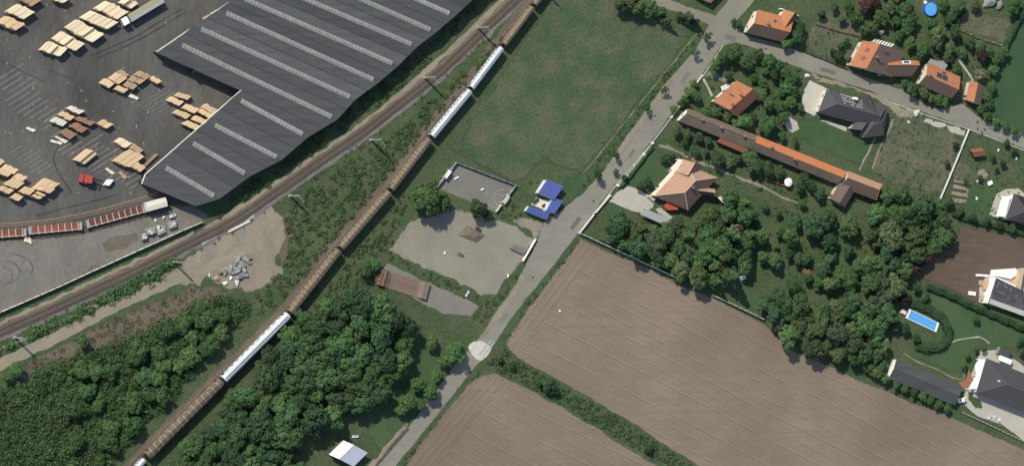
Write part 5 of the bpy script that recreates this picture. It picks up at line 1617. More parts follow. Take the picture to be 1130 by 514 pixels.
for k, (x, y, r, lab) in enumerate(((465, 440, 1.5, 'darkest grey slab stack, lowest of those beside the white boxcar'), (525, 395, 1.7, 'pale grey slab stack second from the left below the boxcar'), (612, 390, 1.8, 'large pale grey slab stack in the middle below the boxcar'), (710, 335, 1.7, 'separate grey slab stack to the right below the boxcar'), (590, 365, 1.0, 'small slab stack wedged between the two larger grey ones'), (705, 265, 0.9, 'small pale slab stack nearest the end of the boxcar'))):
    P = at(*zz(x, y), 1.0)
    t = thing('slab_stack', lab, 'slab stack', (P.x, P.y, 0.04), 'grey slab stacks beside the boxcar', rnd.uniform(.2, .5))
    for l in range(4):
        MB().box((rnd.uniform(-.15, .15), rnd.uniform(-.15, .15), .2 + l * .36), (r * .75, rnd.uniform(-.05, .1), 0), (rnd.uniform(-.1, .1), r * .62, 0), (0, 0, .16)).build('slab', 'concrete' if k else 'concrete_grey', t)
    for s in range(3):
        MB().box((rnd.uniform(-r * .5, r * .5), rnd.uniform(-r * .4, r * .4), 1.62 + s * .01), (rnd.uniform(.2, .5), .1, 0), (-.1, rnd.uniform(.2, .4), 0), (0, 0, .10)).build('slab', 'concrete_light', t)
for k, (x, y) in enumerate(((270, 300), (310, 285), (355, 265), (395, 245), (440, 230), (490, 210), (510, 190), (470, 180), (300, 310), (345, 300), (390, 285), (430, 290), (470, 275), (365, 325), (405, 310), (440, 355), (470, 300), (415, 365), (515, 235), (415, 210), (450, 255), (480, 345))):
    rock(210 + x / 7.91, 260 + y / 7.91, rnd.uniform(.7, 1.15), 'concrete' if k % 3 else 'concrete_grey', 'broken grey concrete block in the rubble heap on the dirt clearing', group='rubble heap on the clearing', flat=.75, box=True)
for x, y, r, m_, lab in ((235, 375, 1.0, 'lumber_mid', 'orange-brown lump beside the rubble heap'), (305, 415, .8, 'peach_wall', 'pinkish lump at the bottom of the rubble heap'), (170, 345, .6, 'concrete_light', 'white lump left of the rubble heap'), (355, 370, .6, 'lumber_pale', 'cream lump between the rubble blocks'), (410, 410, .8, 'concrete_light', 'small pale lump below the rubble heap')):
    rock(210 + x / 7.91, 260 + y / 7.91, r, m_, lab, 'debris_lump', 'debris', flat=.55)
p, q = at(252.5, 256, .5), at(276, 244, .5)
d = q - p
tag(MB((p.x, p.y, 0)).rbox(((p.x + q.x) / 2, (p.y + q.y) / 2, 0.04), d, d.length, .9, .25).rbox(((p.x + q.x) / 2, (p.y + q.y) / 2, 0.29), d, d.length, .35, .35).build('concrete_beam', 'concrete_light'), 'long pale concrete beam lying at the edge of the dirt clearing', 'beam')
for k, (x, y) in enumerate(((172, 241), (181, 238), (193, 236), (188, 232))):
    rock(x, y + 2, .55, 'concrete_light', ['pale stone nearest the track fence below the slabs', 'pale stone between slab stacks and fence', 'rightmost pale stone beyond the boxcar', 'pale stone just under the boxcar end'][k], 'stone', 'stone')
rock(31, 265, 1.3, 'lumber_cream', 'cream pallet-like pile between the siding and the gravel lot', 'board_pile', 'pile', flat=.4, box=True)

# ================================================================== fences and walls
def panel_fence(name, label, cat, pts, hgt, spacing, pmat, postmat, pw=0.12, t=0.10, z0=0.05, gap=0.0, rails=False):
    w = [at(*p) for p in pts]
    root = thing(name, label, cat, w[0])
    O = root.location
    for a, b_ in zip(w[:-1], w[1:]):
        L = (b_ - a).length
        n_ = max(1, int(L / spacing))
        d = (b_ - a) / n_
        for i in range(n_ + 1):
            p = a + d * i
            MB(O).rbox((p.x, p.y, 0), d, pw * 2, pw * 2, hgt + .15).build('post', postmat, root)
            if i < n_:
                c_ = p + d / 2
                if rails:
                    for zr_ in (0.45, 0.9):
                        MB(O).box((c_.x, c_.y, zr_ * hgt), d * .5, Vector((-d.y, d.x, 0)).normalized() * .05, (0, 0, .09)).build('rail', pmat, root)
                else:
                    h_ = hgt * rnd.uniform(.96, 1.0)
                    MB(O).box((c_.x, c_.y, z0 + (h_ - z0) / 2), d * (.5 - gap), Vector((-d.y, d.x, 0)).normalized() * t / 2, (0, 0, (h_ - z0) / 2)).build('panel', pmat, root)
    return root
panel_fence('concrete_fence', 'long pale concrete panel fence between gravel lot and railway', 'fence', [(-30, 357), (0, 344), (60, 318), (100, 299.5), (150, 277), (200, 254.5), (222, 245)], 1.7, 2.6, 'concrete_light', 'concrete_grey', .14, .14)
panel_fence('garden_fence', 'white concrete garden fence along the top of the ploughed field', 'fence', [(640, 258), (690, 281), (747, 307)], 1.8, 2.2, 'concrete_light', 'concrete_grey', .13, .16)
panel_fence('garden_fence', 'short white concrete fence under the trees on the field edge', 'fence', [(786, 326), (812, 338), (841, 352)], 1.8, 2.2, 'concrete_light', 'concrete_grey', .13, .16)
panel_fence('boundary_fence', 'white concrete panel fence across the rough lot at right', 'fence', [(1068.5, 143), (1053, 181), (1037, 219)], 1.1, 2.4, 'white_trim', 'concrete_light', .12, .14)
panel_fence('roadside_wall', 'low white roadside wall with pillars in front of the villa', 'wall', [(719, 158), (700, 183), (681, 205)], 1.0, 4.6, 'concrete', 'white_wall', .3, .3, gap=.02)
panel_fence('roadside_wall', 'low white roadside wall below the villa driveway', 'wall', [(672, 216), (655, 236), (638.5, 257)], 1.1, 5.0, 'concrete_light', 'concrete_light', .3, .4)
panel_fence('roadside_wall', 'low tan roadside wall in front of the orange-roofed house', 'wall', [(774, 84), (758, 106), (740, 130)], 0.9, 3.5, 'cream_wall', 'white_wall', .18, .25)
panel_fence('playground_wall', 'short white wall at the right end of the playground', 'wall', [(590, 264), (576, 288)], 1.2, 4.0, 'white_wall', 'concrete_light', .15, .3)
panel_fence('field_fence', 'dark rail fence with pale posts along the field by the charcoal house', 'fence', [(1059.5, 454), (1090, 468), (1140, 492)], 1.0, 1.8, 'concrete_light', 'dark_steel', .08, .1, rails=True)
panel_fence('track_fence', 'low wooden rail fence beside the road near the white shed', 'fence', [(449, 472), (430, 494), (410, 517)], .8, 3.4, 'timber_dark', 'timber_dark', .14, .1, rails=True)
panel_fence('lane_fence', 'thin picket fence line above the lane verge', 'fence', [(900, 27), (925, 35), (947, 40)], 1.0, 2.4, 'timber_dark', 'timber_dark', .08, .1, rails=True)
panel_fence('lane_fence', 'thin dark fence along the upper side of the lane', 'fence', [(880, 54), (905, 64), (933, 76)], 1.0, 2.4, 'timber_dark', 'timber_dark', .08, .1, rails=True)
panel_fence('garden_fence', 'brick-red garden fence round the small plot at upper right', 'fence', [(1052, 30), (1078, 42), (1103, 50)], 1.0, 2.6, 'brick_red', 'concrete_light', .12, .12, rails=True)
panel_fence('garden_wall', 'low brick wall below the farmhouse garden path', 'wall', [(845, 198), (858, 203), (873, 207)], .9, 4.0, 'brick_red', 'brick_red', .1, .25)
panel_fence('court_wall', 'blue-grey board wall with pale coping round the sports court', 'wall', [(481, 206.5), (502.5, 179.5), (535, 192), (568, 204.5), (559, 217)], 1.5, 2.3, 'court_board', 'concrete_light', .1, .14)
panel_fence('court_wall', 'low pale board wall at the bottom corner of the sports court', 'wall', [(552, 226), (546.5, 233.5)], 1.4, 2.3, 'concrete_light', 'concrete_light', .1, .14)
# benches / goals of the court
for k, (x, y, ang) in enumerate(((494, 193, .9), (556.5, 219, .9))):
    p = at(x, y, 1)
    t = thing('goal', ['pale goal frame built into the left end of the court', 'pale goal frame built into the right end of the court'][k], 'goal', (p.x, p.y, .05), 'court goals', ang)
    for sx in (-1.5, 1.5):
        MB().box((sx, 0, 1.0), (.1, 0, 0), (0, .1, 0), (0, 0, 1.0)).build('upright', 'white_paint', t)
        MB().box((sx, .6 - 1.2 * k, .5), (.06, 0, 0), (0, .6, 0), (0, 0, .06)).build('side_brace', 'white_paint', t)
    MB().box((0, 0, 2.05), (1.6, 0, 0), (0, .1, 0), (0, 0, .08)).build('crossbar', 'white_paint', t)
    MB().slab([(-1.5, 0, 2.0), (1.5, 0, 2.0), (1.5, 1.1 - 2.2 * k, 1.8), (-1.5, 1.1 - 2.2 * k, 1.8)], .08).build('roof_board', 'concrete_light', t)
for k, (x, y) in enumerate(((503, 196.5), (531.5, 209))):
    p = at(x, y)
    t = thing('bench', ['white bench lying near the left goal of the court', 'small white bench in the middle of the court'][k], 'bench', (p.x, p.y, .05), None, .5)
    MB().box((0, 0, .45), ((.9 - .3 * k), 0, 0), (0, .25, 0), (0, 0, .05)).build('seat', 'white_paint', t)
    for sx in (-.5, .5):
        MB().box((sx, 0, .2), (.06, 0, 0), (0, .2, 0), (0, 0, .2)).build('leg', 'dark_steel', t)

# skate ramp
rz = lambda a, b_, z: at(400 + a / 7.91, 275 + b_ / 7.91, z)
p0, p1, p2 = rz(205, 185, .3), rz(540, 290, .3), rz(205, 300, .3)
xd, yd = (p1 - p0), (p2 - p0)
xn = xd.normalized()
yn = Vector((xn.y, -xn.x, 0))
Lr, Wr = xd.length, 5.4
t = thing('skate_ramp', 'brown plywood skate half-pipe with a railed platform on the small asphalt pad', 'skate ramp', (p0.x, p0.y, .05))
O = t.location
curve = [(0.0, 1.5), (0.25, 1.1), (0.6, .72), (1.05, .42), (1.6, .22), (2.3, .15)]
curve += [(Lr - x, z * .8) for x, z in reversed(curve)]
b0 = Vector((p0.x, p0.y, 0.05))
npl = 5
for k in range(npl):
    y0, y1 = Wr * k / npl + .02, Wr * (k + 1) / npl - .02
    mb = MB(O)
    for (xa, za), (xb, zb) in zip(curve[:-1], curve[1:]):
        mb.slab([b0 + xn * xa + yn * y0 + Vector((0, 0, za)), b0 + xn * xb + yn * y0 + Vector((0, 0, zb)), b0 + xn * xb + yn * y1 + Vector((0, 0, zb)), b0 + xn * xa + yn * y1 + Vector((0, 0, za))], .06)
    mb.build('ramp_strip', 'ramp_ply', t)
MB(O).box(b0 - xn * 1.0 + yn * Wr / 2 + Vector((0, 0, .76)), xn * 1.0, yn * Wr / 2, (0, 0, .74)).build('platform', 'ramp_red', t)
MB(O).box(b0 + xn * (Lr + .9) + yn * Wr / 2 + Vector((0, 0, .6)), xn * .9, yn * Wr / 2, (0, 0, .58)).build('platform', 'ramp_ply', t)
for xx, zz_ in ((-1.95, 1.5), (-.1, 1.5)):
    mb = MB(O)
    for k in range(5):
        y = Wr * k / 4
        mb.box(b0 + xn * xx + yn * y + Vector((0, 0, zz_ + .5)), xn * .05, yn * .05, (0, 0, .5))
    mb.box(b0 + xn * xx + yn * Wr / 2 + Vector((0, 0, zz_ + 1.0)), xn * .06, yn * Wr / 2, (0, 0, .06))
    mb.build('railing', 'timber_dark', t)
for y in (-.03, Wr + .03):
    mb = MB(O)
    for (xa, za), (xb, zb) in zip(curve[:-1], curve[1:]):
        a, b_ = b0 + xn * xa + yn * y, b0 + xn * xb + yn * y
        mb.add([a, b_, b_ + Vector((0, 0, zb - .07)), a + Vector((0, 0, za - .07)), a + yn * .02, b_ + yn * .02, b_ + yn * .02 + Vector((0, 0, zb - .07)), a + yn * .02 + Vector((0, 0, za - .07))], [(0, 1, 2, 3), (7, 6, 5, 4), (0, 4, 5, 1), (3, 2, 6, 7), (1, 5, 6, 2), (0, 3, 7, 4)])
    mb.build('side_panel', 'timber_dark', t)
# playground furniture
q = [at(*p, 1.0) for p in cr(390, 250, 3.955, [(685, 95), (705, 78), (758, 98), (742, 122)])]
t = thing('table_tennis_table', 'low grey slab table near the white wall of the playground', 'table', ((q[0] + q[2]) / 2).xy.to_3d())
MB(t.location).slab(q, .12).build('top', 'concrete_grey', t)
for p in q:
    c = (q[0] + q[2]) / 2
    pp = p * .85 + c * .15
    MB(t.location).rbox((pp.x, pp.y, 0.04), (1, 0, 0), .3, .3, .85).build('leg', 'dark_steel', t)
for x, y, mt, lab, ang in ((507.5, 281, 'ramp_red', 'small red-brown bench in the middle of the playground', -.4), (391.5, 481, 'white_paint', 'small white bench on the grass above the white shed', 0), (515, 324, 'white_paint', 'pale bench on the grass corner below the playground', 1.0), (527, 253, 'dark_steel', 'dark edge of the pyramid ramp, modelled as a bench', -.5)):  # the dark bench shape stands for the dark edge of the pyramid ramp
    p = at(x, y)
    t = thing('bench', lab, 'bench', (p.x, p.y, .05), None, ang)
    MB().box((0, 0, .45), (1.1, 0, 0), (0, .35, 0), (0, 0, .05)).build('seat', mt, t)
    MB().box((0, .35, .75), (1.1, 0, 0), (0, .04, 0), (0, 0, .2)).build('backrest', mt, t)
    for sx in (-.8, .8):
        MB().box((sx, 0, .2), (.06, 0, 0), (0, .3, 0), (0, 0, .2)).build('leg', 'dark_steel', t)
rock(491, 279, .45, 'white_wall', 'white stone on the playground gravel', 'stone', 'stone')
rock(561, 304, .4, 'white_wall', 'white stone at the roadside verge by the playground', 'stone', 'stone')
rock(618, 343, .35, 'white_wall', 'single white stone lying on the ploughed field', 'stone', 'stone')

# swimming pools
def quad_pool():
    pts = cr(930, 250, 3.955, [(288, 358), (418, 420), (405, 460), (272, 398)])
    w = [at(*p) for p in pts]
    c = sum(w, Vector()) / 4
    t = thing('swimming_pool', 'rectangular bright blue swimming pool with white edge in the garden', 'swimming pool', (c.x, c.y, 0))
    O = t.location
    inn = [p * .88 + c * .12 for p in w]
    for k in range(4):
        a, b_, ai, bi = w[k], w[(k + 1) % 4], inn[k], inn[(k + 1) % 4]
        MB(O).prism([a, b_, bi, ai], 0.0, .55).build('coping', 'white_wall', t)
    MB(O).prism(inn, 0.0, .46).build('water', 'pool_water', t)
    l = inn[0]
    mb = MB(O)
    for s in (0, .5):
        mb.tube((l.x + s, l.y, .4), (l.x + s - .1, l.y + .25, 1.3), .04)
    mb.build('ladder', 'galvanised', t)
    q = at(997.5, 344, .8)
    MB(O).rbox((q.x, q.y, 0), (1, -.4, 0), 2.0, 1.4, .9).build('filter_box', 'lumber_pale', t)
quad_pool()
p = at(1027, 10, .9)
t = thing('round_pool', 'round blue above-ground pool in the upper right garden', 'swimming pool', (p.x, p.y, 0))
mb = MB(); n_ = 28
ro, ri = 2.6, 2.4
vs = []
for r_, z_ in ((ro, 0.0), (ro, 1.1), (ri, 1.1), (ri, .8)):
    vs += [(math.cos(2 * math.pi * k / n_) * r_, math.sin(2 * math.pi * k / n_) * r_, z_) for k in range(n_)]
mb.add(vs, [(j * n_ + k, j * n_ + (k + 1) % n_, (j + 1) * n_ + (k + 1) % n_, (j + 1) * n_ + k) for j in range(3) for k in range(n_)])
mb.build('tank', 'tank_blue', t)
mb = MB(); mb.add([(math.cos(2 * math.pi * k / n_) * ri, math.sin(2 * math.pi * k / n_) * ri, .85) for k in range(n_)], [tuple(range(n_))]); mb.build('water', 'pool_water', t)
mb = MB(); mb.box((-1.9, 2.2, .9), (.4, .1, 0), (-.1, .5, 0), (0, 0, .05)); mb.box((-2.3, 2.3, .5), (.05, 0, 0), (0, .5, 0), (0, 0, .45)); mb.build('ladder', 'white_paint', t)

# garden furniture and small white things at the lower right house
for k, (x, y) in enumerate(((1091, 460), (1096.5, 460.5), (1102.5, 463.5))):
    p = at(x, y)
    t = thing('garden_chair', ['left one of three white garden chairs', 'middle one of three white garden chairs', 'right one of three white garden chairs'][k], 'chair', (p.x, p.y, .06), 'white garden chairs', .5 * k)
    MB().box((0, 0, .45), (.5, 0, 0), (0, .5, 0), (0, 0, .05)).build('seat', 'white_paint', t)
    MB().box((0, .5, .8), (.5, 0, 0), (0, .05, 0), (0, 0, .4)).build('backrest', 'white_paint', t)
    for sx in (-.4, .4):
        for sy in (-.4, .4):
            MB().box((sx, sy, .2), (.05, 0, 0), (0, .05, 0), (0, 0, .2)).build('leg', 'white_paint', t)
p = at(1062, 441, .8)
t = thing('parked_car', 'small white car parked at the end of the long dark shed', 'car', (p.x, p.y, .05), None, .15)
mb = MB()
sec = [(-1.75, .75, .35, .62), (-1.6, .85, .3, .8), (-.9, .88, .3, .95), (-.55, .80, .3, 1.42), (.55, .80, .3, 1.45), (1.15, .86, .3, 1.0), (1.65, .85, .3, .85), (1.8, .72, .38, .6)]
vs, fs = [], []
for i, (x, w_, zb, zt) in enumerate(sec):
    vs += [(x, -w_, zb), (x, w_, zb), (x, w_, min(.85, zt)), (x, w_ * .8, zt), (x, -w_ * .8, zt), (x, -w_, min(.85, zt))]
    if i:
        a = 6 * (i - 1)
        fs += [(a + j, a + (j + 1) % 6, a + 6 + (j + 1) % 6, a + 6 + j) for j in range(6)]
fs += [(5, 4, 3, 2, 1, 0), tuple(range(6 * len(sec) - 6, 6 * len(sec)))]
mb.add(vs, fs).build('body', 'white_paint', t)
MB().box((-.74, 0, 1.19), (.14, 0, .18), (0, .58, 0), (-.02, 0, .02)).build('windscreen', 'glass', t)
MB().box((.87, 0, 1.23), (.24, 0, -.17), (0, .58, 0), (.02, 0, .02)).build('rear_window', 'glass', t)
for s in (-1, 1):
    MB().box((0, s * .74, 1.12), (.5, 0, 0), (0, .02, 0), (0, 0, .16)).build('side_window', 'glass', t)
for x in (-1.15, 1.15):
    for s in (-1, 1):
        wheel(t, x, s * .8, .3, .2)
for x, y, lab in ((1092.5, 202, 'white garden table on the lawn left of the right-edge house'), (820, 306, 'pale garden table in the trees beside the ploughed field')):
    p = at(x, y, .7)
    t = thing('garden_table', lab, 'table', (p.x, p.y, .04), None, .4)
    MB().box((0, 0, .75), (1.0, 0, 0), (0, .7, 0), (0, 0, .04)).build('top', 'white_paint', t)
    for sx in (-.8, .8):
        for sy in (-.5, .5):
            MB().box((sx, sy, .36), (.05, 0, 0), (0, .05, 0), (0, 0, .36)).build('leg', 'white_paint', t)
for k, (x, y, r, m_, lab) in enumerate(((1079, 200, .5, 'concrete_light', 'pale stone at the sandy patch in the rough garden'), (1102, 166, .5, 'concrete_light', 'pale bucket-sized stone below the lane at right'), (1122, 175, .5, 'concrete_light', 'pale stone near the right edge below the lane'), (1012, 125, 1.1, 'concrete_light', 'white rubble bag at the lane edge beside the rough lot'), (1003, 135, .6, 'concrete_light', 'small white stone inside the rough lot'), (1078, 219, .5, 'concrete_light', 'pale stone on the lawn beside the vegetable plot'), (1092, 3, 2.0, 'concrete', 'grey rubble mound at the top edge of the upper right plot'), (1104, 6, 1.5, 'concrete_grey', 'darker grey mound beside the rubble at the top edge'), (891, 84, .9, 'concrete_light', 'white stone block at the top of the white gravel yard'), (973, 36, 1.1, 'concrete_grey', 'grey rockery stone above the white pergola'))):
    rock(x, y, r, m_, lab, 'stone', 'stone', flat=.6)

# ================================================================== vegetation
def crown_points(kind, nclump, nleaf, rs):
    """clumps of leaf faces through a unit crown; returns centres, normals, sizes"""
    cs, ns_, ss = [], [], []
    lobes = [(np.array([0, 0, .12]), .52)]
    nl = rs.randint(5, 9)
    for j in range(nl):
        a = 6.28 * j / nl + rs.uniform(-.35, .35)
        d = rs.uniform(.36, .66)
        lobes.append((np.array([math.cos(a) * d, math.sin(a) * d, rs.uniform(-.28, .22)]), rs.uniform(.26, .44)))
    for k in range(nclump):
        if kind == 'cone':
            t = rs.uniform(0, 1) ** 0.8
            a = rs.uniform(0, 6.28)
            r = (1 - t) * rs.uniform(.55, 1.0) * .85
            c = np.array([math.cos(a) * r, math.sin(a) * r, t * 2.4 - .9])
            cr_ = .12 + .16 * (1 - t)
        else:
            lc, lr = lobes[k % len(lobes)]
            d = rs.normal(0, 1, 3)
            d[2] = abs(d[2]) * .9 - .25
            d /= np.linalg.norm(d)
            c = lc + d * lr * rs.uniform(.55, 1.0)
            cr_ = rs.uniform(.13, .25)
        m_ = int(nleaf * (cr_ / .24) ** 1.6) + 6
        d = rs.normal(0, 1, (m_, 3))
        d[:, 2] = d[:, 2] * .75 + .25
        d /= np.linalg.norm(d, axis=1)[:, None]
        rad = cr_ * rs.uniform(.55, 1.0, (m_, 1)) ** .4
        cs.append(c + d * rad * np.array([1, 1, .8]))
        ns_.append(d * .75 + c / (np.linalg.norm(c) + .3) * .6 + np.array([0, 0, .25]))
        ss.append(rs.uniform(.036, .082, m_))
    return np.concatenate(cs), np.concatenate(ns_), np.concatenate(ss)

CROWNS = {'round': [], 'cone': [], 'loose': []}
for k in range(10):
    rs = np.random.RandomState(40 + k)
    CROWNS['round'].append(leaf_mesh('crown', *crown_points('round', 84, 40, rs), 0.45))
for k in range(3):
    rs = np.random.RandomState(70 + k)
    CROWNS['loose'].append(leaf_mesh('crown', *crown_points('round', 34, 34, rs), 0.6))
for k in range(3):
    rs = np.random.RandomState(90 + k)
    CROWNS['cone'].append(leaf_mesh('crown', *crown_points('cone', 60, 40, rs), 0.5))
TRUNKS = []
for k in range(3):
    mb = MB()
    mb.tube((0, 0, 0), (.05, .03, .55), .085, .06, 7)
    mb.tube((.05, .03, .55), (.0, .05, 1.0), .06, .025, 6)
    for j in range(4):
        a = j * 1.57 + k
        mb.tube((.045, .03, .45 + .1 * j), (math.cos(a) * .30, math.sin(a) * .30, .80 + .07 * j), .035, .012, 5)
    TRUNKS.append(mb.mesh('trunk'))
for me in TRUNKS:
    me.materials.append(MATS['bark'])
for L_ in CROWNS.values():
    for me in L_:
        me.materials.append(MATS['leaf_wood'])

ZONES = {}
NTREE = [0]
def tree(px, py, rpx, mat, label, group, kind='round', tall=1.0, name=None, cat='tree'):
    Rm = rpx / PPM
    hc = (Rm * 1.05 + .6) * tall
    p = at(px, py, hc + Rm * .25)
    nm = name or ('garden_shrub' if kind == 'round' and rpx < 7.6 and cat == 'tree' else None) or {'cone': 'conifer_tree', 'round': 'leafy_tree', 'loose': 'young_tree'}[kind]
    t = thing(nm, label, cat, (p.x, p.y, 0), group, rnd.uniform(0, 6.28))
    me = rnd.choice(CROWNS[kind])
    o = mesh_obj('crown', me, mat, t, (0, 0, hc))
    sx = rnd.uniform(.86, 1.16)
    o.scale = (Rm * sx, Rm / sx * rnd.uniform(.92, 1.06), Rm * (rnd.uniform(.82, 1.0) if kind != 'cone' else 1.15))
    o.rotation_euler = (rnd.uniform(-.12, .12), rnd.uniform(-.12, .12), 0)
    tr = mesh_obj('trunk', rnd.choice(TRUNKS), 'bark', t)
    tr.scale = (Rm * .9, Rm * .9, hc + Rm * .2)
    NTREE[0] += 1
    return t

def wood(poly, rmin, rmax, dist, mats, label, group, holes=(), kinds=('round',), tall=1.15, tries=4000, limit=400, dens=1.0):
    xs = [p[0] for p in poly]
    ys = [p[1] for p in poly]
    pts = []
    for _ in range(tries):
        x, y = rnd.uniform(min(xs), max(xs)), rnd.uniform(min(ys), max(ys))
        if not inside(poly, x, y) or any((x - hx) ** 2 + (y - hy) ** 2 < hr * hr for hx, hy, hr in holes):
            continue
        r = rnd.uniform(rmin, rmax)
        if any((x - a) ** 2 + (y - b_) ** 2 < ((r + c) * .5 * dist) ** 2 for a, b_, c in pts):
            continue
        pts.append((x, y, r))
        if len(pts) >= limit:
            break
    for x, y, r in pts:
        tree(x, y, r, rnd.choice(mats), label, group, rnd.choice(kinds), rnd.uniform(.85, 1.15) * tall)
    return pts

W1 = [(-14, 438), (30, 416), (62, 402), (100, 386), (132, 376), (170, 362), (196, 346), (222, 330), (258, 328), (274, 334), (268, 348), (236, 384), (212, 410), (192, 436), (160, 468), (132, 500), (108, 526), (-14, 526)]
W1E = [(100, 396), (150, 376), (190, 356), (222, 334), (258, 330), (272, 336), (266, 348), (236, 384), (212, 410), (192, 436), (160, 468), (132, 500), (108, 526), (60, 526), (90, 470), (60, 440)]
wood(W1E, 9, 14, 1.25, ['leaf_wood', 'leaf_mid', 'leaf_wood'], 'leafy green tree in the dense thicket left of the train', 'trees of the thicket left of the train', tries=5000, limit=30, tall=.75)
W2 = [(334, 352), (352, 336), (386, 326), (420, 336), (444, 350), (458, 368), (448, 392), (438, 420), (420, 436), (392, 452), (352, 468), (332, 486), (330, 526), (182, 526), (216, 488), (252, 448), (292, 404)]
wood(W2, 12, 19, 1.05, ['leaf_wood', 'leaf_wood', 'leaf_dark', 'leaf_mid', 'leaf_dark'], 'leafy green tree in the dark wood right of the train', 'trees of the wood right of the train', tries=7000)
for x, y, r in ((504, 388, 13), (493, 398, 10), (463, 424, 10), (476, 432, 10), (451, 443, 11), (464, 446, 8), (444, 452, 8), (482, 414, 8), (478, 376, 9)):
    tree(x, y, r, 'leaf_mid', 'bushy tree in the line along the road below the pale patch', 'roadside trees below the pale patch')
# belt of garden trees behind the villa and along the field
BELT = [(672, 246), (692, 240), (722, 248), (748, 248), (778, 242), (800, 218), (826, 218), (836, 250), (832, 290), (822, 304), (800, 302), (790, 312), (760, 302), (722, 284), (692, 270), (668, 258)]
BELT2 = [(842, 338), (860, 326), (890, 332), (920, 336), (950, 330), (986, 322), (984, 346), (978, 370), (980, 388), (958, 396), (938, 396), (900, 388), (872, 372), (848, 350)]
BELT3 = [(958, 230), (985, 210), (1010, 214), (1034, 224), (1048, 240), (1050, 258), (1036, 272), (1006, 298), (990, 322), (962, 318), (958, 300), (966, 270)]
HOLES = [(725, 240, 15), (706, 240, 10), (760, 232, 10), (822, 326, 16), (700, 254, 5), (798, 221, 7), (918, 345, 6), (938, 352, 5)]
BM = ['leaf_wood', 'leaf_dark', 'leaf_mid', 'leaf_mid', 'leaf_blue', 'leaf_wood', 'leaf_olive']
wood(BELT, 9, 17, 1.12, BM, 'leafy tree in the belt of garden trees right below the villa', 'trees below the villa', holes=HOLES, tries=6000, kinds=('round', 'round', 'round', 'cone'))
wood(BELT2, 9, 16, 1.12, BM, 'leafy tree in the belt along the upper right edge of the ploughed field', 'trees along the ploughed field', holes=HOLES, tries=5000)
wood(BELT3, 9, 17, 1.10, BM, 'leafy tree in the dense group left of the brown plot', 'trees left of the brown plot', tries=5000)
ORCH = [(838, 222), (880, 226), (930, 240), (958, 236), (962, 270), (954, 306), (980, 318), (940, 328), (880, 322), (842, 300), (836, 260)]
for k, (x0, y0, n_) in enumerate(((842, 228, 9), (838, 246, 11), (838, 264, 11), (842, 284, 9), (846, 304, 6), (886, 228, 6))):
    x, y = x0, y0
    for j in range(n_):
        if rnd.random() < .75:
            r = rnd.choice([5.5, 7, 8, 9, 11, 13]) * rnd.uniform(.9, 1.1)
            if inside(ORCH, x, y):
                tree(x + rnd.uniform(-4, 4), y + rnd.uniform(-4, 4), r, rnd.choice(['leaf_wood', 'leaf_mid', 'leaf_dark']), 'small fruit tree, %s from the left in the %s orchard row behind the villa' % (ORD[j], ORD[k]), 'orchard trees', name='fruit_tree')
        dx = rnd.uniform(6, 19)
        x += dx
        y += dx * .45
for x, y, r, m_, k_ in ((796, 292, 11, 'leaf_rust', 'loose'), (805, 277, 8, 'leaf_rust', 'loose'), (810, 256, 11, 'leaf_pale', 'loose'), (891, 302, 7, 'leaf_rust', 'loose'), (822, 243, 7, 'leaf_pale', 'loose')):
    tree(x, y, r, m_, 'half-bare rusty or pale tree among the green garden belt', 'half-bare trees of the garden belt', k_)
for x, y, r in ((1043, 250, 10), (1050, 262, 9), (1030, 270, 9), (1022, 286, 9), (1012, 296, 8), (998, 330, 8)):
    tree(x, y, r, 'leaf_purple', 'dark purplish tree on the edge of the brown plot', 'dark purplish trees by the brown plot')
# named trees
tree(474, 219, 20, 'leaf_wood', 'big round tree between the sports court and the train', None)
tree(462, 213, 12, 'leaf_mid', 'smaller tree touching the big one beside the train', None)
tree(490, 224, 12, 'leaf_wood', 'tree at the bottom left corner of the sports court', None)
tree(530, 230, 12, 'leaf_dark', 'round dark tree between the court and the playground', None)
tree(538, 238, 7, 'leaf_dark', 'small dark tree under the court corner', None)
tree(404, 298, 9, 'leaf_mid', 'bushy tree left of the skate ramp', None)
tree(414, 292, 7, 'leaf_wood', 'bush squeezed against the skate ramp platform', None)
tree(92, 376, 8, 'leaf_mid', 'lone bushy tree at the lower edge of the dirt track', None)
tree(18, 408, 9, 'leaf_mid', 'bushy tree on the dry bank at the left edge', None)
tree(8, 416, 7, 'leaf_wood', 'smaller bushy tree on the dry bank at the left edge', None)
for x, y, r in ((690, 0, 14), (705, 6, 12), (718, 8, 10), (700, -4, 13), (730, 14, 9), (682, -4, 8), (716, 16, 7)):
    tree(x, y, r, 'leaf_olive' if r > 10 else 'leaf_mid', 'olive green bushy tree in the clump at the top of the meadow', 'clump at the top of the meadow')
for x, y, r in ((736, 23, 8), (761, 20, 8), (768, 24, 6), (752, 18, 6)):
    tree(x, y, r, 'leaf_blue', 'dark bluish conifer on the verge left of the road junction', 'conifers by the junction', 'cone')
for x, y, r, lab in ((781, 41, 6.5, 'sapling at the roadside nearest the junction'), (768, 58, 5.5, 'second roadside sapling below the junction'), (734, 99, 5.5, 'roadside sapling opposite the orange-roofed house'), (715, 119, 6, 'roadside sapling opposite the white farmhouse gable'), (681, 171, 6, 'roadside sapling opposite the villa lawn'), (661, 193, 7, 'roadside sapling above the blue pavilion')):
    tree(x, y, r, 'leaf_dark', lab, None, 'loose', 1.3)
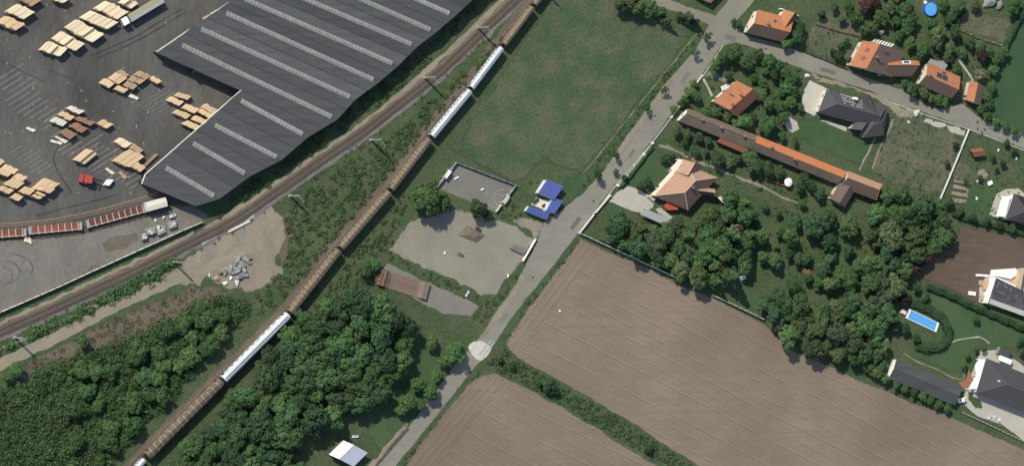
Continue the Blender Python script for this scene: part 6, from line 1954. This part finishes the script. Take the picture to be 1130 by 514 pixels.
groups = {
 'junction garden': ('bushy tree in the corner garden below the road junction', 'leaf_wood', [(811, 59, 12), (825, 66, 11), (799, 62, 9), (791, 70, 8), (850, 68, 9), (854, 82, 7), (868, 80, 7), (789, 81, 5), (805, 84, 5.5), (838, 60, 8), (860, 72, 7), (878, 84, 7), (845, 78, 5)]),
 'orange house garden': ('small garden tree around the orange-roofed house', 'leaf_mid', [(762, 102, 8), (754, 112, 7), (770, 106, 7), (781, 124, 7), (791, 124, 7), (803, 128, 7), (823, 134, 10), (831, 129, 7), (841, 103, 8), (849, 115, 9), (843, 92, 7), (833, 86, 5.5), (766, 92, 6), (744, 120, 5), (812, 136, 6)]),
 'gravel yard garden': ('leafy tree in the garden left of the white gravel yard', 'leaf_wood', [(851, 138, 12), (870, 98, 10), (862, 118, 9), (875, 112, 8), (878, 104, 9), (872, 90, 8), (866, 128, 8), (842, 140, 7), (884, 118, 5), (858, 104, 7), (864, 150, 6), (878, 155, 6)]),
 'farmhouse strip': ('bush in the narrow garden strip below the long farmhouse', 'leaf_dark', [(760, 149, 6.5), (773, 151, 6.5), (783, 156, 6), (793, 174, 8.5), (768, 167, 6), (829, 175, 10), (748, 145, 6), (834, 183, 11), (794, 176, 9), (806, 180, 7), (850, 190, 8), (862, 190, 8), (848, 182, 6), (780, 168, 5), (888, 196, 7), (896, 204, 8), (884, 206, 7), (756, 158, 5), (906, 214, 8), (816, 176, 6)]),
 'villa garden': ('rounded shrub on the lawn in front of the villa', 'leaf_dark', [(716, 200, 7), (734, 175, 6), (708, 206, 5.5), (680, 190, 4), (690, 196, 4), (676, 258, 6), (674, 240, 5), (688, 246, 6), (742, 172, 5)]),
 'upper gardens': ('leafy tree in the upper right back gardens', 'leaf_wood', [(961, 31, 12), (973, 19, 10), (1002, 10, 11), (1006, 23, 11), (992, 40, 7), (1006, 47, 8), (1004, 30, 9), (1020, 55, 11), (1037, 36, 11), (1035, 47, 10), (1055, 36, 9), (1071, 46, 8), (1083, 50, 8), (1101, 67, 8), (1110, 57, 8), (1057, 75, 8), (1046, 62, 7), (1061, 8, 11), (1051, 19, 8), (1120, 6, 11), (1030, 26, 8), (984, 8, 9), (1042, 4, 9), (1098, 78, 7), (1064, 58, 7), (944, 20, 9), (938, 8, 8), (990, 24, 8), (1014, 66, 7), (1050, 52, 8), (930, 22, 6), (1078, 6, 8), (1046, 24, 6), (1092, 58, 7)]),
 'dark upper trees': ('dark purple-leaved tree in the upper right back gardens', 'leaf_purple', [(957, 6, 11), (968, 4, 8), (1085, 62, 8), (1050, 66, 6)]),
 'lane hedge trees': ('bushy tree along the lane below the solar-panel house', 'leaf_mid', [(1008, 98, 9), (1021, 103, 8), (1036, 110, 7), (1043, 113, 6), (1083, 120, 6), (1090, 128, 6), (1100, 135, 6), (1110, 139, 6), (1120, 145, 6), (1000, 92, 6), (1028, 108, 6), (1098, 128, 5)]),
 'lot bushes': ('small bush on the dry grass lot beside the lane', 'leaf_dark', [(935, 46, 4.5), (929, 51, 5), (927, 62, 7), (920, 57, 5), (938, 66, 4), (922, 8, 6), (908, 16, 6), (880, 40, 10), (870, 48, 8), (884, 30, 8), (816, 27, 5), (810, 24, 4.5), (866, 40, 6)]),
 'garage trees': ('dark tree in the shade beside the narrow garage', 'leaf_dark', [(1090, 106, 8), (1092, 116, 7), (1096, 96, 7), (1104, 64, 6)]),
 'shed row': ('bush in the row along the field side of the long dark shed', 'leaf_mid', [(978, 418, 7), (990, 424, 6.5), (1000, 428, 6.5), (1010, 433, 6), (1019, 437, 6.5), (1028, 441, 6), (1037, 446, 6), (1046, 450, 6), (968, 410, 8), (960, 404, 8), (974, 402, 7)]),
 'right garden': ('bush in the garden around the vegetable plot at right', 'leaf_dark', [(1048, 222, 7), (1060, 232, 7), (1075, 240, 6), (1090, 244, 6), (1104, 248, 6), (1118, 252, 6), (1046, 180, 5), (1066, 200, 4), (1082, 196, 4), (1056, 160, 5), (1096, 174, 4), (1108, 180, 5), (1120, 166, 5), (1112, 158, 5), (1100, 186, 4)]),
 'pool garden': ('bush on the lawn around the blue swimming pool', 'leaf_dark', [(1000, 362, 7), (990, 358, 8), (1012, 372, 6), (1078, 352, 5), (1064, 402, 5), (1068, 392, 5), (1022, 328, 6), (1078, 386, 4), (1086, 384, 5), (1126, 376, 6), (1128, 388, 5), (1012, 318, 6)]),
 'hedge strip': ('bush in the weedy strip between the two ploughed fields', 'leaf_dark', [(606, 424, 9), (613, 430, 6), (716, 494, 6), (598, 420, 6), (552, 396, 5), (566, 404, 4)]),
}
LAND = [((800, 34), 'the road junction'), ((809, 108), 'the orange-roofed house'), ((893, 112), 'the white gravel yard'), ((757, 125), 'the white farmhouse gable'), ((808, 160), 'the maroon lean-to'), ((870, 201), 'the white parasol'), ((929, 216), 'the barn wing'), ((757, 206), 'the villa'), ((700, 225), 'the villa driveway'), ((973, 48), 'the white pergola'), ((1027, 10), 'the round blue pool'), ((1036, 90), 'the solar-panel house'), ((1075, 102), 'the narrow garage'), ((1078, 170), 'the red-roofed hut'), ((1058, 212), 'the vegetable plot'), ((1118, 225), 'the right-edge house'), ((1110, 315), 'the unfinished house'), ((1018, 353), 'the rectangular pool'), ((1100, 415), 'the charcoal house'), ((1020, 424), 'the long dark shed'), ((845, 30), 'the junction house'), ((938, 122), 'the angular dark house'), ((528, 385), 'the pale road patch'), ((710, 490), 'the lower end of the weedy strip'), ((606, 422), 'the middle of the weedy strip'), ((1110, 388), 'the garden pavilion'), ((915, 50), 'the dry lane lot'), ((1095, 5), 'the rubble at the top edge'), ((960, 66), 'the brown-and-orange house'), ((850, 165), 'the middle of the long farmhouse')]
DIRS = ['right of', 'upper right of', 'above', 'upper left of', 'left of', 'lower left of', 'below', 'lower right of']
TONE = {'leaf_wood': 'green', 'leaf_mid': 'fresh green', 'leaf_dark': 'dark green', 'leaf_olive': 'olive green', 'leaf_purple': 'purplish dark'}
todo = {}
for g_, (lab, m_, lst) in groups.items():
    for x, y, r in lst:
        mm = m_ if rnd.random() < .6 else rnd.choice(['leaf_wood', 'leaf_mid', 'leaf_dark', 'leaf_olive'])
        if 'purple' in lab:
            mm = m_
        (lx, ly), ln = min(LAND, key=lambda q: (q[0][0] - x) ** 2 + (q[0][1] - y) ** 2)
        dd = math.hypot(x - lx, y - ly)
        di = DIRS[int(round(math.degrees(math.atan2(ly - y, x - lx)) / 45)) % 8]
        kind_word = 'shrub' if r < 7.6 else 'tree'
        todo.setdefault((kind_word, di, ln), []).append((dd, x, y, r, mm, g_))
for (kw, di, ln), lst in todo.items():
    lst.sort()
    for k, (dd, x, y, r, mm, g_) in enumerate(lst):
        lab = '%s %s %s %s' % (TONE[mm], kw, di, ln)
        if len(lst) > 1:
            lab += ', ' + ('nearest to it' if k == 0 else '%s nearest to it' % ORD[k])
        tree(x, y, r, mm, lab, None, 'round', 1.0, cat='tree' if kw == 'tree' else 'shrub', name='leafy_tree' if kw == 'tree' else 'garden_shrub')
tree(1083, 82, 9, 'leaf_pale', 'white-flowering tree beside the narrow garage', None, 'loose')

# hedges, each one continuous planting
def hedge(name, label, pts, width, hgt, mat, cat='hedge', per_m=60):
    path = path_pts(pts, 0.8)
    ns_ = normals2d(path)
    cen, nor, siz = [], [], []
    org = path[0].copy()
    core = MB(org)
    for i in range(len(path) - 1):
        p = path[i]
        core.box((p + path[i + 1]) / 2 + Vector((0, 0, hgt * .42)), (path[i + 1] - p) * .5, ns_[i] * width * .32, (0, 0, hgt * .42))
        for _ in range(per_m):
            a = rnd.uniform(-.35, math.pi + .35)
            k = rnd.uniform(.75, 1.08) * (1 + .18 * math.sin(i * .9 + a))
            off = ns_[i] * math.cos(a) * width / 2 * k
            z = max(.12, hgt * (.45 + .58 * math.sin(a) * k))
            q = p + (path[i + 1] - p) * rnd.random() + off - org
            cen.append((q.x, q.y, z))
            nn = ns_[i] * math.cos(a)
            nor.append((nn.x, nn.y, math.sin(a) + .2))
            siz.append(rnd.uniform(.11, .24))
    t = thing(name, label, cat, org)
    me = leaf_mesh('foliage', np.array(cen), np.array(nor), np.array(siz), .5)
    mesh_obj('foliage', me, mat, t)
    core.build('inner_growth', 'leaf_dark', t)
hedge('hedge', 'dark clipped hedge along the lower edge of the brown plot', [(1022, 316), (1045, 325), (1072, 338), (1100, 350), (1140, 368)], 2.2, 1.6, 'leaf_dark', per_m=75)
hedge('hedge', 'curved hedge round the right end of the rectangular pool', [(1004, 334), (1020, 339), (1038, 351), (1045, 364), (1044, 376), (1030, 384), (1010, 382)], 3.2, 1.6, 'leaf_dark', per_m=90)
hedge('hedge', 'dark hedge on the far edge of the small upper right plot', [(1108, 52), (1116, 36), (1124, 20), (1130, 6)], 1.8, 2.0, 'leaf_dark')
hedge('hedge', 'dark hedge on the near edge of the small upper right plot', [(1050, 32), (1056, 20), (1060, 6)], 1.8, 2.0, 'leaf_dark')
hedge('hedge', 'hedge behind the roadside wall of the villa', [(719, 161), (702, 184), (684, 206)], 1.2, 1.2, 'leaf_mid')
hedge('hedge', 'hedge inside the white fence above the ploughed field', [(660, 263), (700, 281), (748, 302)], 1.2, 1.4, 'leaf_mid')
hedge('hedge', 'hedge below the vegetable plot along the brown soil', [(1050, 236), (1072, 244), (1100, 250), (1136, 260)], 1.6, 1.3, 'leaf_dark')

# scrub, weeds and rough grass: uncountable plant cover
def cover(name, label, polys, density, rmin, rmax, hmax, mat, leaf=(.12, .26), nleaf=26, avoid=()):
    cen, nor, siz = [], [], []
    org = at(*polys[0][0])
    for poly in polys:
        xs = [p[0] for p in poly]
        ys = [p[1] for p in poly]
        area = (max(xs) - min(xs)) * (max(ys) - min(ys)) / (PPM * PPM)
        for _ in range(int(area * density)):
            x, y = rnd.uniform(min(xs), max(xs)), rnd.uniform(min(ys), max(ys))
            if not inside(poly, x, y):
                continue
            c = at(x, y) - org
            r = rnd.uniform(rmin, rmax)
            hh = min(hmax, r * rnd.uniform(.7, 1.3))
            m_ = int(nleaf * (r / rmax) ** 1.3) + 5
            a = nrs.uniform(0, 6.28, m_)
            e = np.arcsin(nrs.uniform(-.05, 1, m_))
            d = np.stack([np.cos(a) * np.cos(e), np.sin(a) * np.cos(e), np.sin(e)], 1)
            k = nrs.uniform(.6, 1, (m_, 1))
            cen.append(np.array([c.x, c.y, .1]) + d * k * np.array([r, r, hh]))
            nor.append(d)
            siz.append(nrs.uniform(leaf[0], leaf[1], m_))
    me = leaf_mesh(name, np.concatenate(cen), np.concatenate(nor), np.concatenate(siz), .5)
    o = mesh_obj(name, me, mat, None, org)
    o['kind'] = 'stuff'
    o['label'] = label
    return o
cover('scrub', 'low green scrub growing between the two railway lines', [[(322, 222), (350, 200), (400, 168), (430, 150), (466, 116), (498, 90), (538, 56), (570, 24), (566, 36), (518, 88), (472, 142), (426, 196), (368, 266), (334, 306), (312, 300), (320, 268), (312, 244)], [(305, 302), (330, 306), (300, 342), (284, 346), (280, 330)]], .42, .4, 1.4, .7, 'leaf_scrub', (.12, .28))
cover('scrub', 'dark green scrub between the warehouse and the service path', [[(236, 242), (260, 228), (300, 202), (345, 168), (400, 128), (440, 96), (472, 66), (505, 32), (535, 6), (518, 2), (490, 30), (468, 52), (430, 84), (400, 106), (352, 148), (300, 190), (262, 212)]], .4, .5, 1.6, 1.3, 'leaf_scrub', (.14, .30))
cover('scrub', 'bushy scrub strip between the railway and the dirt track', [[(-10, 388), (40, 363), (66, 350), (100, 333), (140, 311), (192, 285), (198, 290), (180, 303), (140, 324), (90, 347), (40, 371), (-10, 394)]], .7, .8, 2.0, 2.2, 'leaf_mid', (.16, .30), 40)
cover('scrub', 'green scrub on the embankment right of the train', [[(336, 348), (372, 300), (410, 252), (444, 212), (452, 218), (440, 246), (420, 274), (400, 300), (420, 312), (392, 326), (350, 338)]], .4, .4, 1.2, .6, 'leaf_grass')
cover('dry_scrub', 'dry brownish scrub on the bank above the left wood', [[(20, 402), (100, 364), (190, 324), (228, 314), (262, 322), (220, 342), (190, 360), (130, 380), (90, 392), (50, 404), (18, 424)]], .3, .5, 1.4, .4, 'leaf_dry', (.10, .22))
cover('thicket', 'dense brushy green thicket left of the train that reads as one mass', [W1], .75, .8, 2.3, 2.6, 'leaf_thicket', (.13, .30), 62)
cover('undergrowth', 'green undergrowth beneath the dark wood', [W2], .25, .8, 1.7, 1.4, 'leaf_thicket', (.16, .34))
cover('undergrowth', 'green undergrowth beneath the garden belt', [BELT, BELT2, BELT3], .22, .6, 1.5, 1.2, 'leaf_thicket', (.14, .30))
cover('weeds', 'long grass and weeds of the orchard', [ORCH], .2, .3, .9, .4, 'leaf_grass', (.10, .22), 16)
cover('weeds', 'weedy green growth in the strip between the ploughed fields', [[(536, 402), (556, 384), (572, 398), (626, 428), (668, 452), (709, 478), (770, 516), (782, 530), (740, 520), (690, 488), (640, 457), (572, 419), (545, 408)]], .8, .4, 1.1, .6, 'leaf_grass')
cover('weeds', 'rough grass along the road verges', [[(770, 36), (778, 36), (764, 56), (734, 90), (700, 135), (666, 186), (640, 210), (646, 192), (684, 144)], [(636, 266), (640, 268), (606, 310), (574, 350), (558, 378), (550, 378), (572, 346), (604, 305)], [(446, 514), (456, 498), (514, 424), (532, 411), (530, 407), (500, 441), (440, 514)], [(518, 318), (530, 330), (546, 328), (576, 292), (572, 304), (550, 336), (532, 356), (520, 352), (530, 338)]], .6, .3, .8, .3, 'leaf_grass', (.10, .2), 18)
cover('weeds', 'rough grass around the playground and the ramp pad', [[(430, 278), (452, 290), (504, 313), (520, 322), (512, 328), (470, 308), (430, 288)], [(440, 252), (452, 240), (444, 236), (426, 262), (420, 280), (428, 276)], [(572, 210), (590, 196), (612, 214), (622, 232), (604, 238), (620, 216), (600, 200)], [(548, 236), (566, 222), (580, 232), (566, 246)]], .5, .3, .8, .3, 'leaf_grass', (.10, .2), 18)
cover('weeds', 'rough grass tufts on the dry lots', [[(987, 126), (1030, 126), (1065, 145), (1036, 216), (985, 205), (960, 188)], [(893, 28), (950, 42), (936, 74), (888, 54)], [(1044, 66), (1130, 166), (1130, 262), (1046, 236), (1040, 216), (1068, 150)]], .15, .3, .8, .25, 'leaf_grass', (.10, .2), 14)
cover('weeds', 'weeds creeping over the railway ballast', [[(0, 374), (100, 330), (200, 283), (255, 255), (300, 226), (400, 157), (484, 90), (565, 14), (560, 20), (484, 96), (400, 164), (300, 232), (255, 260), (200, 288), (100, 334), (0, 378)]], .3, .3, .8, .3, 'leaf_grass', (.10, .2), 14)
GARD = [[(790, 62), (840, 56), (890, 78), (884, 130), (850, 150), (800, 140), (748, 128), (768, 92)], [(748, 140), (830, 172), (930, 210), (990, 210), (1040, 224), (1040, 240), (800, 214), (730, 166)], [(930, 10), (960, 0), (1110, 60), (1090, 90), (1000, 60), (960, 40)], [(660, 250), (700, 250), (760, 300), (660, 262)]]
cover('garden_growth', 'low mixed growth filling the gardens between the trees', GARD, .10, .4, 1.2, .8, 'leaf_thicket', (.12, .26))
print('trees', NTREE[0])
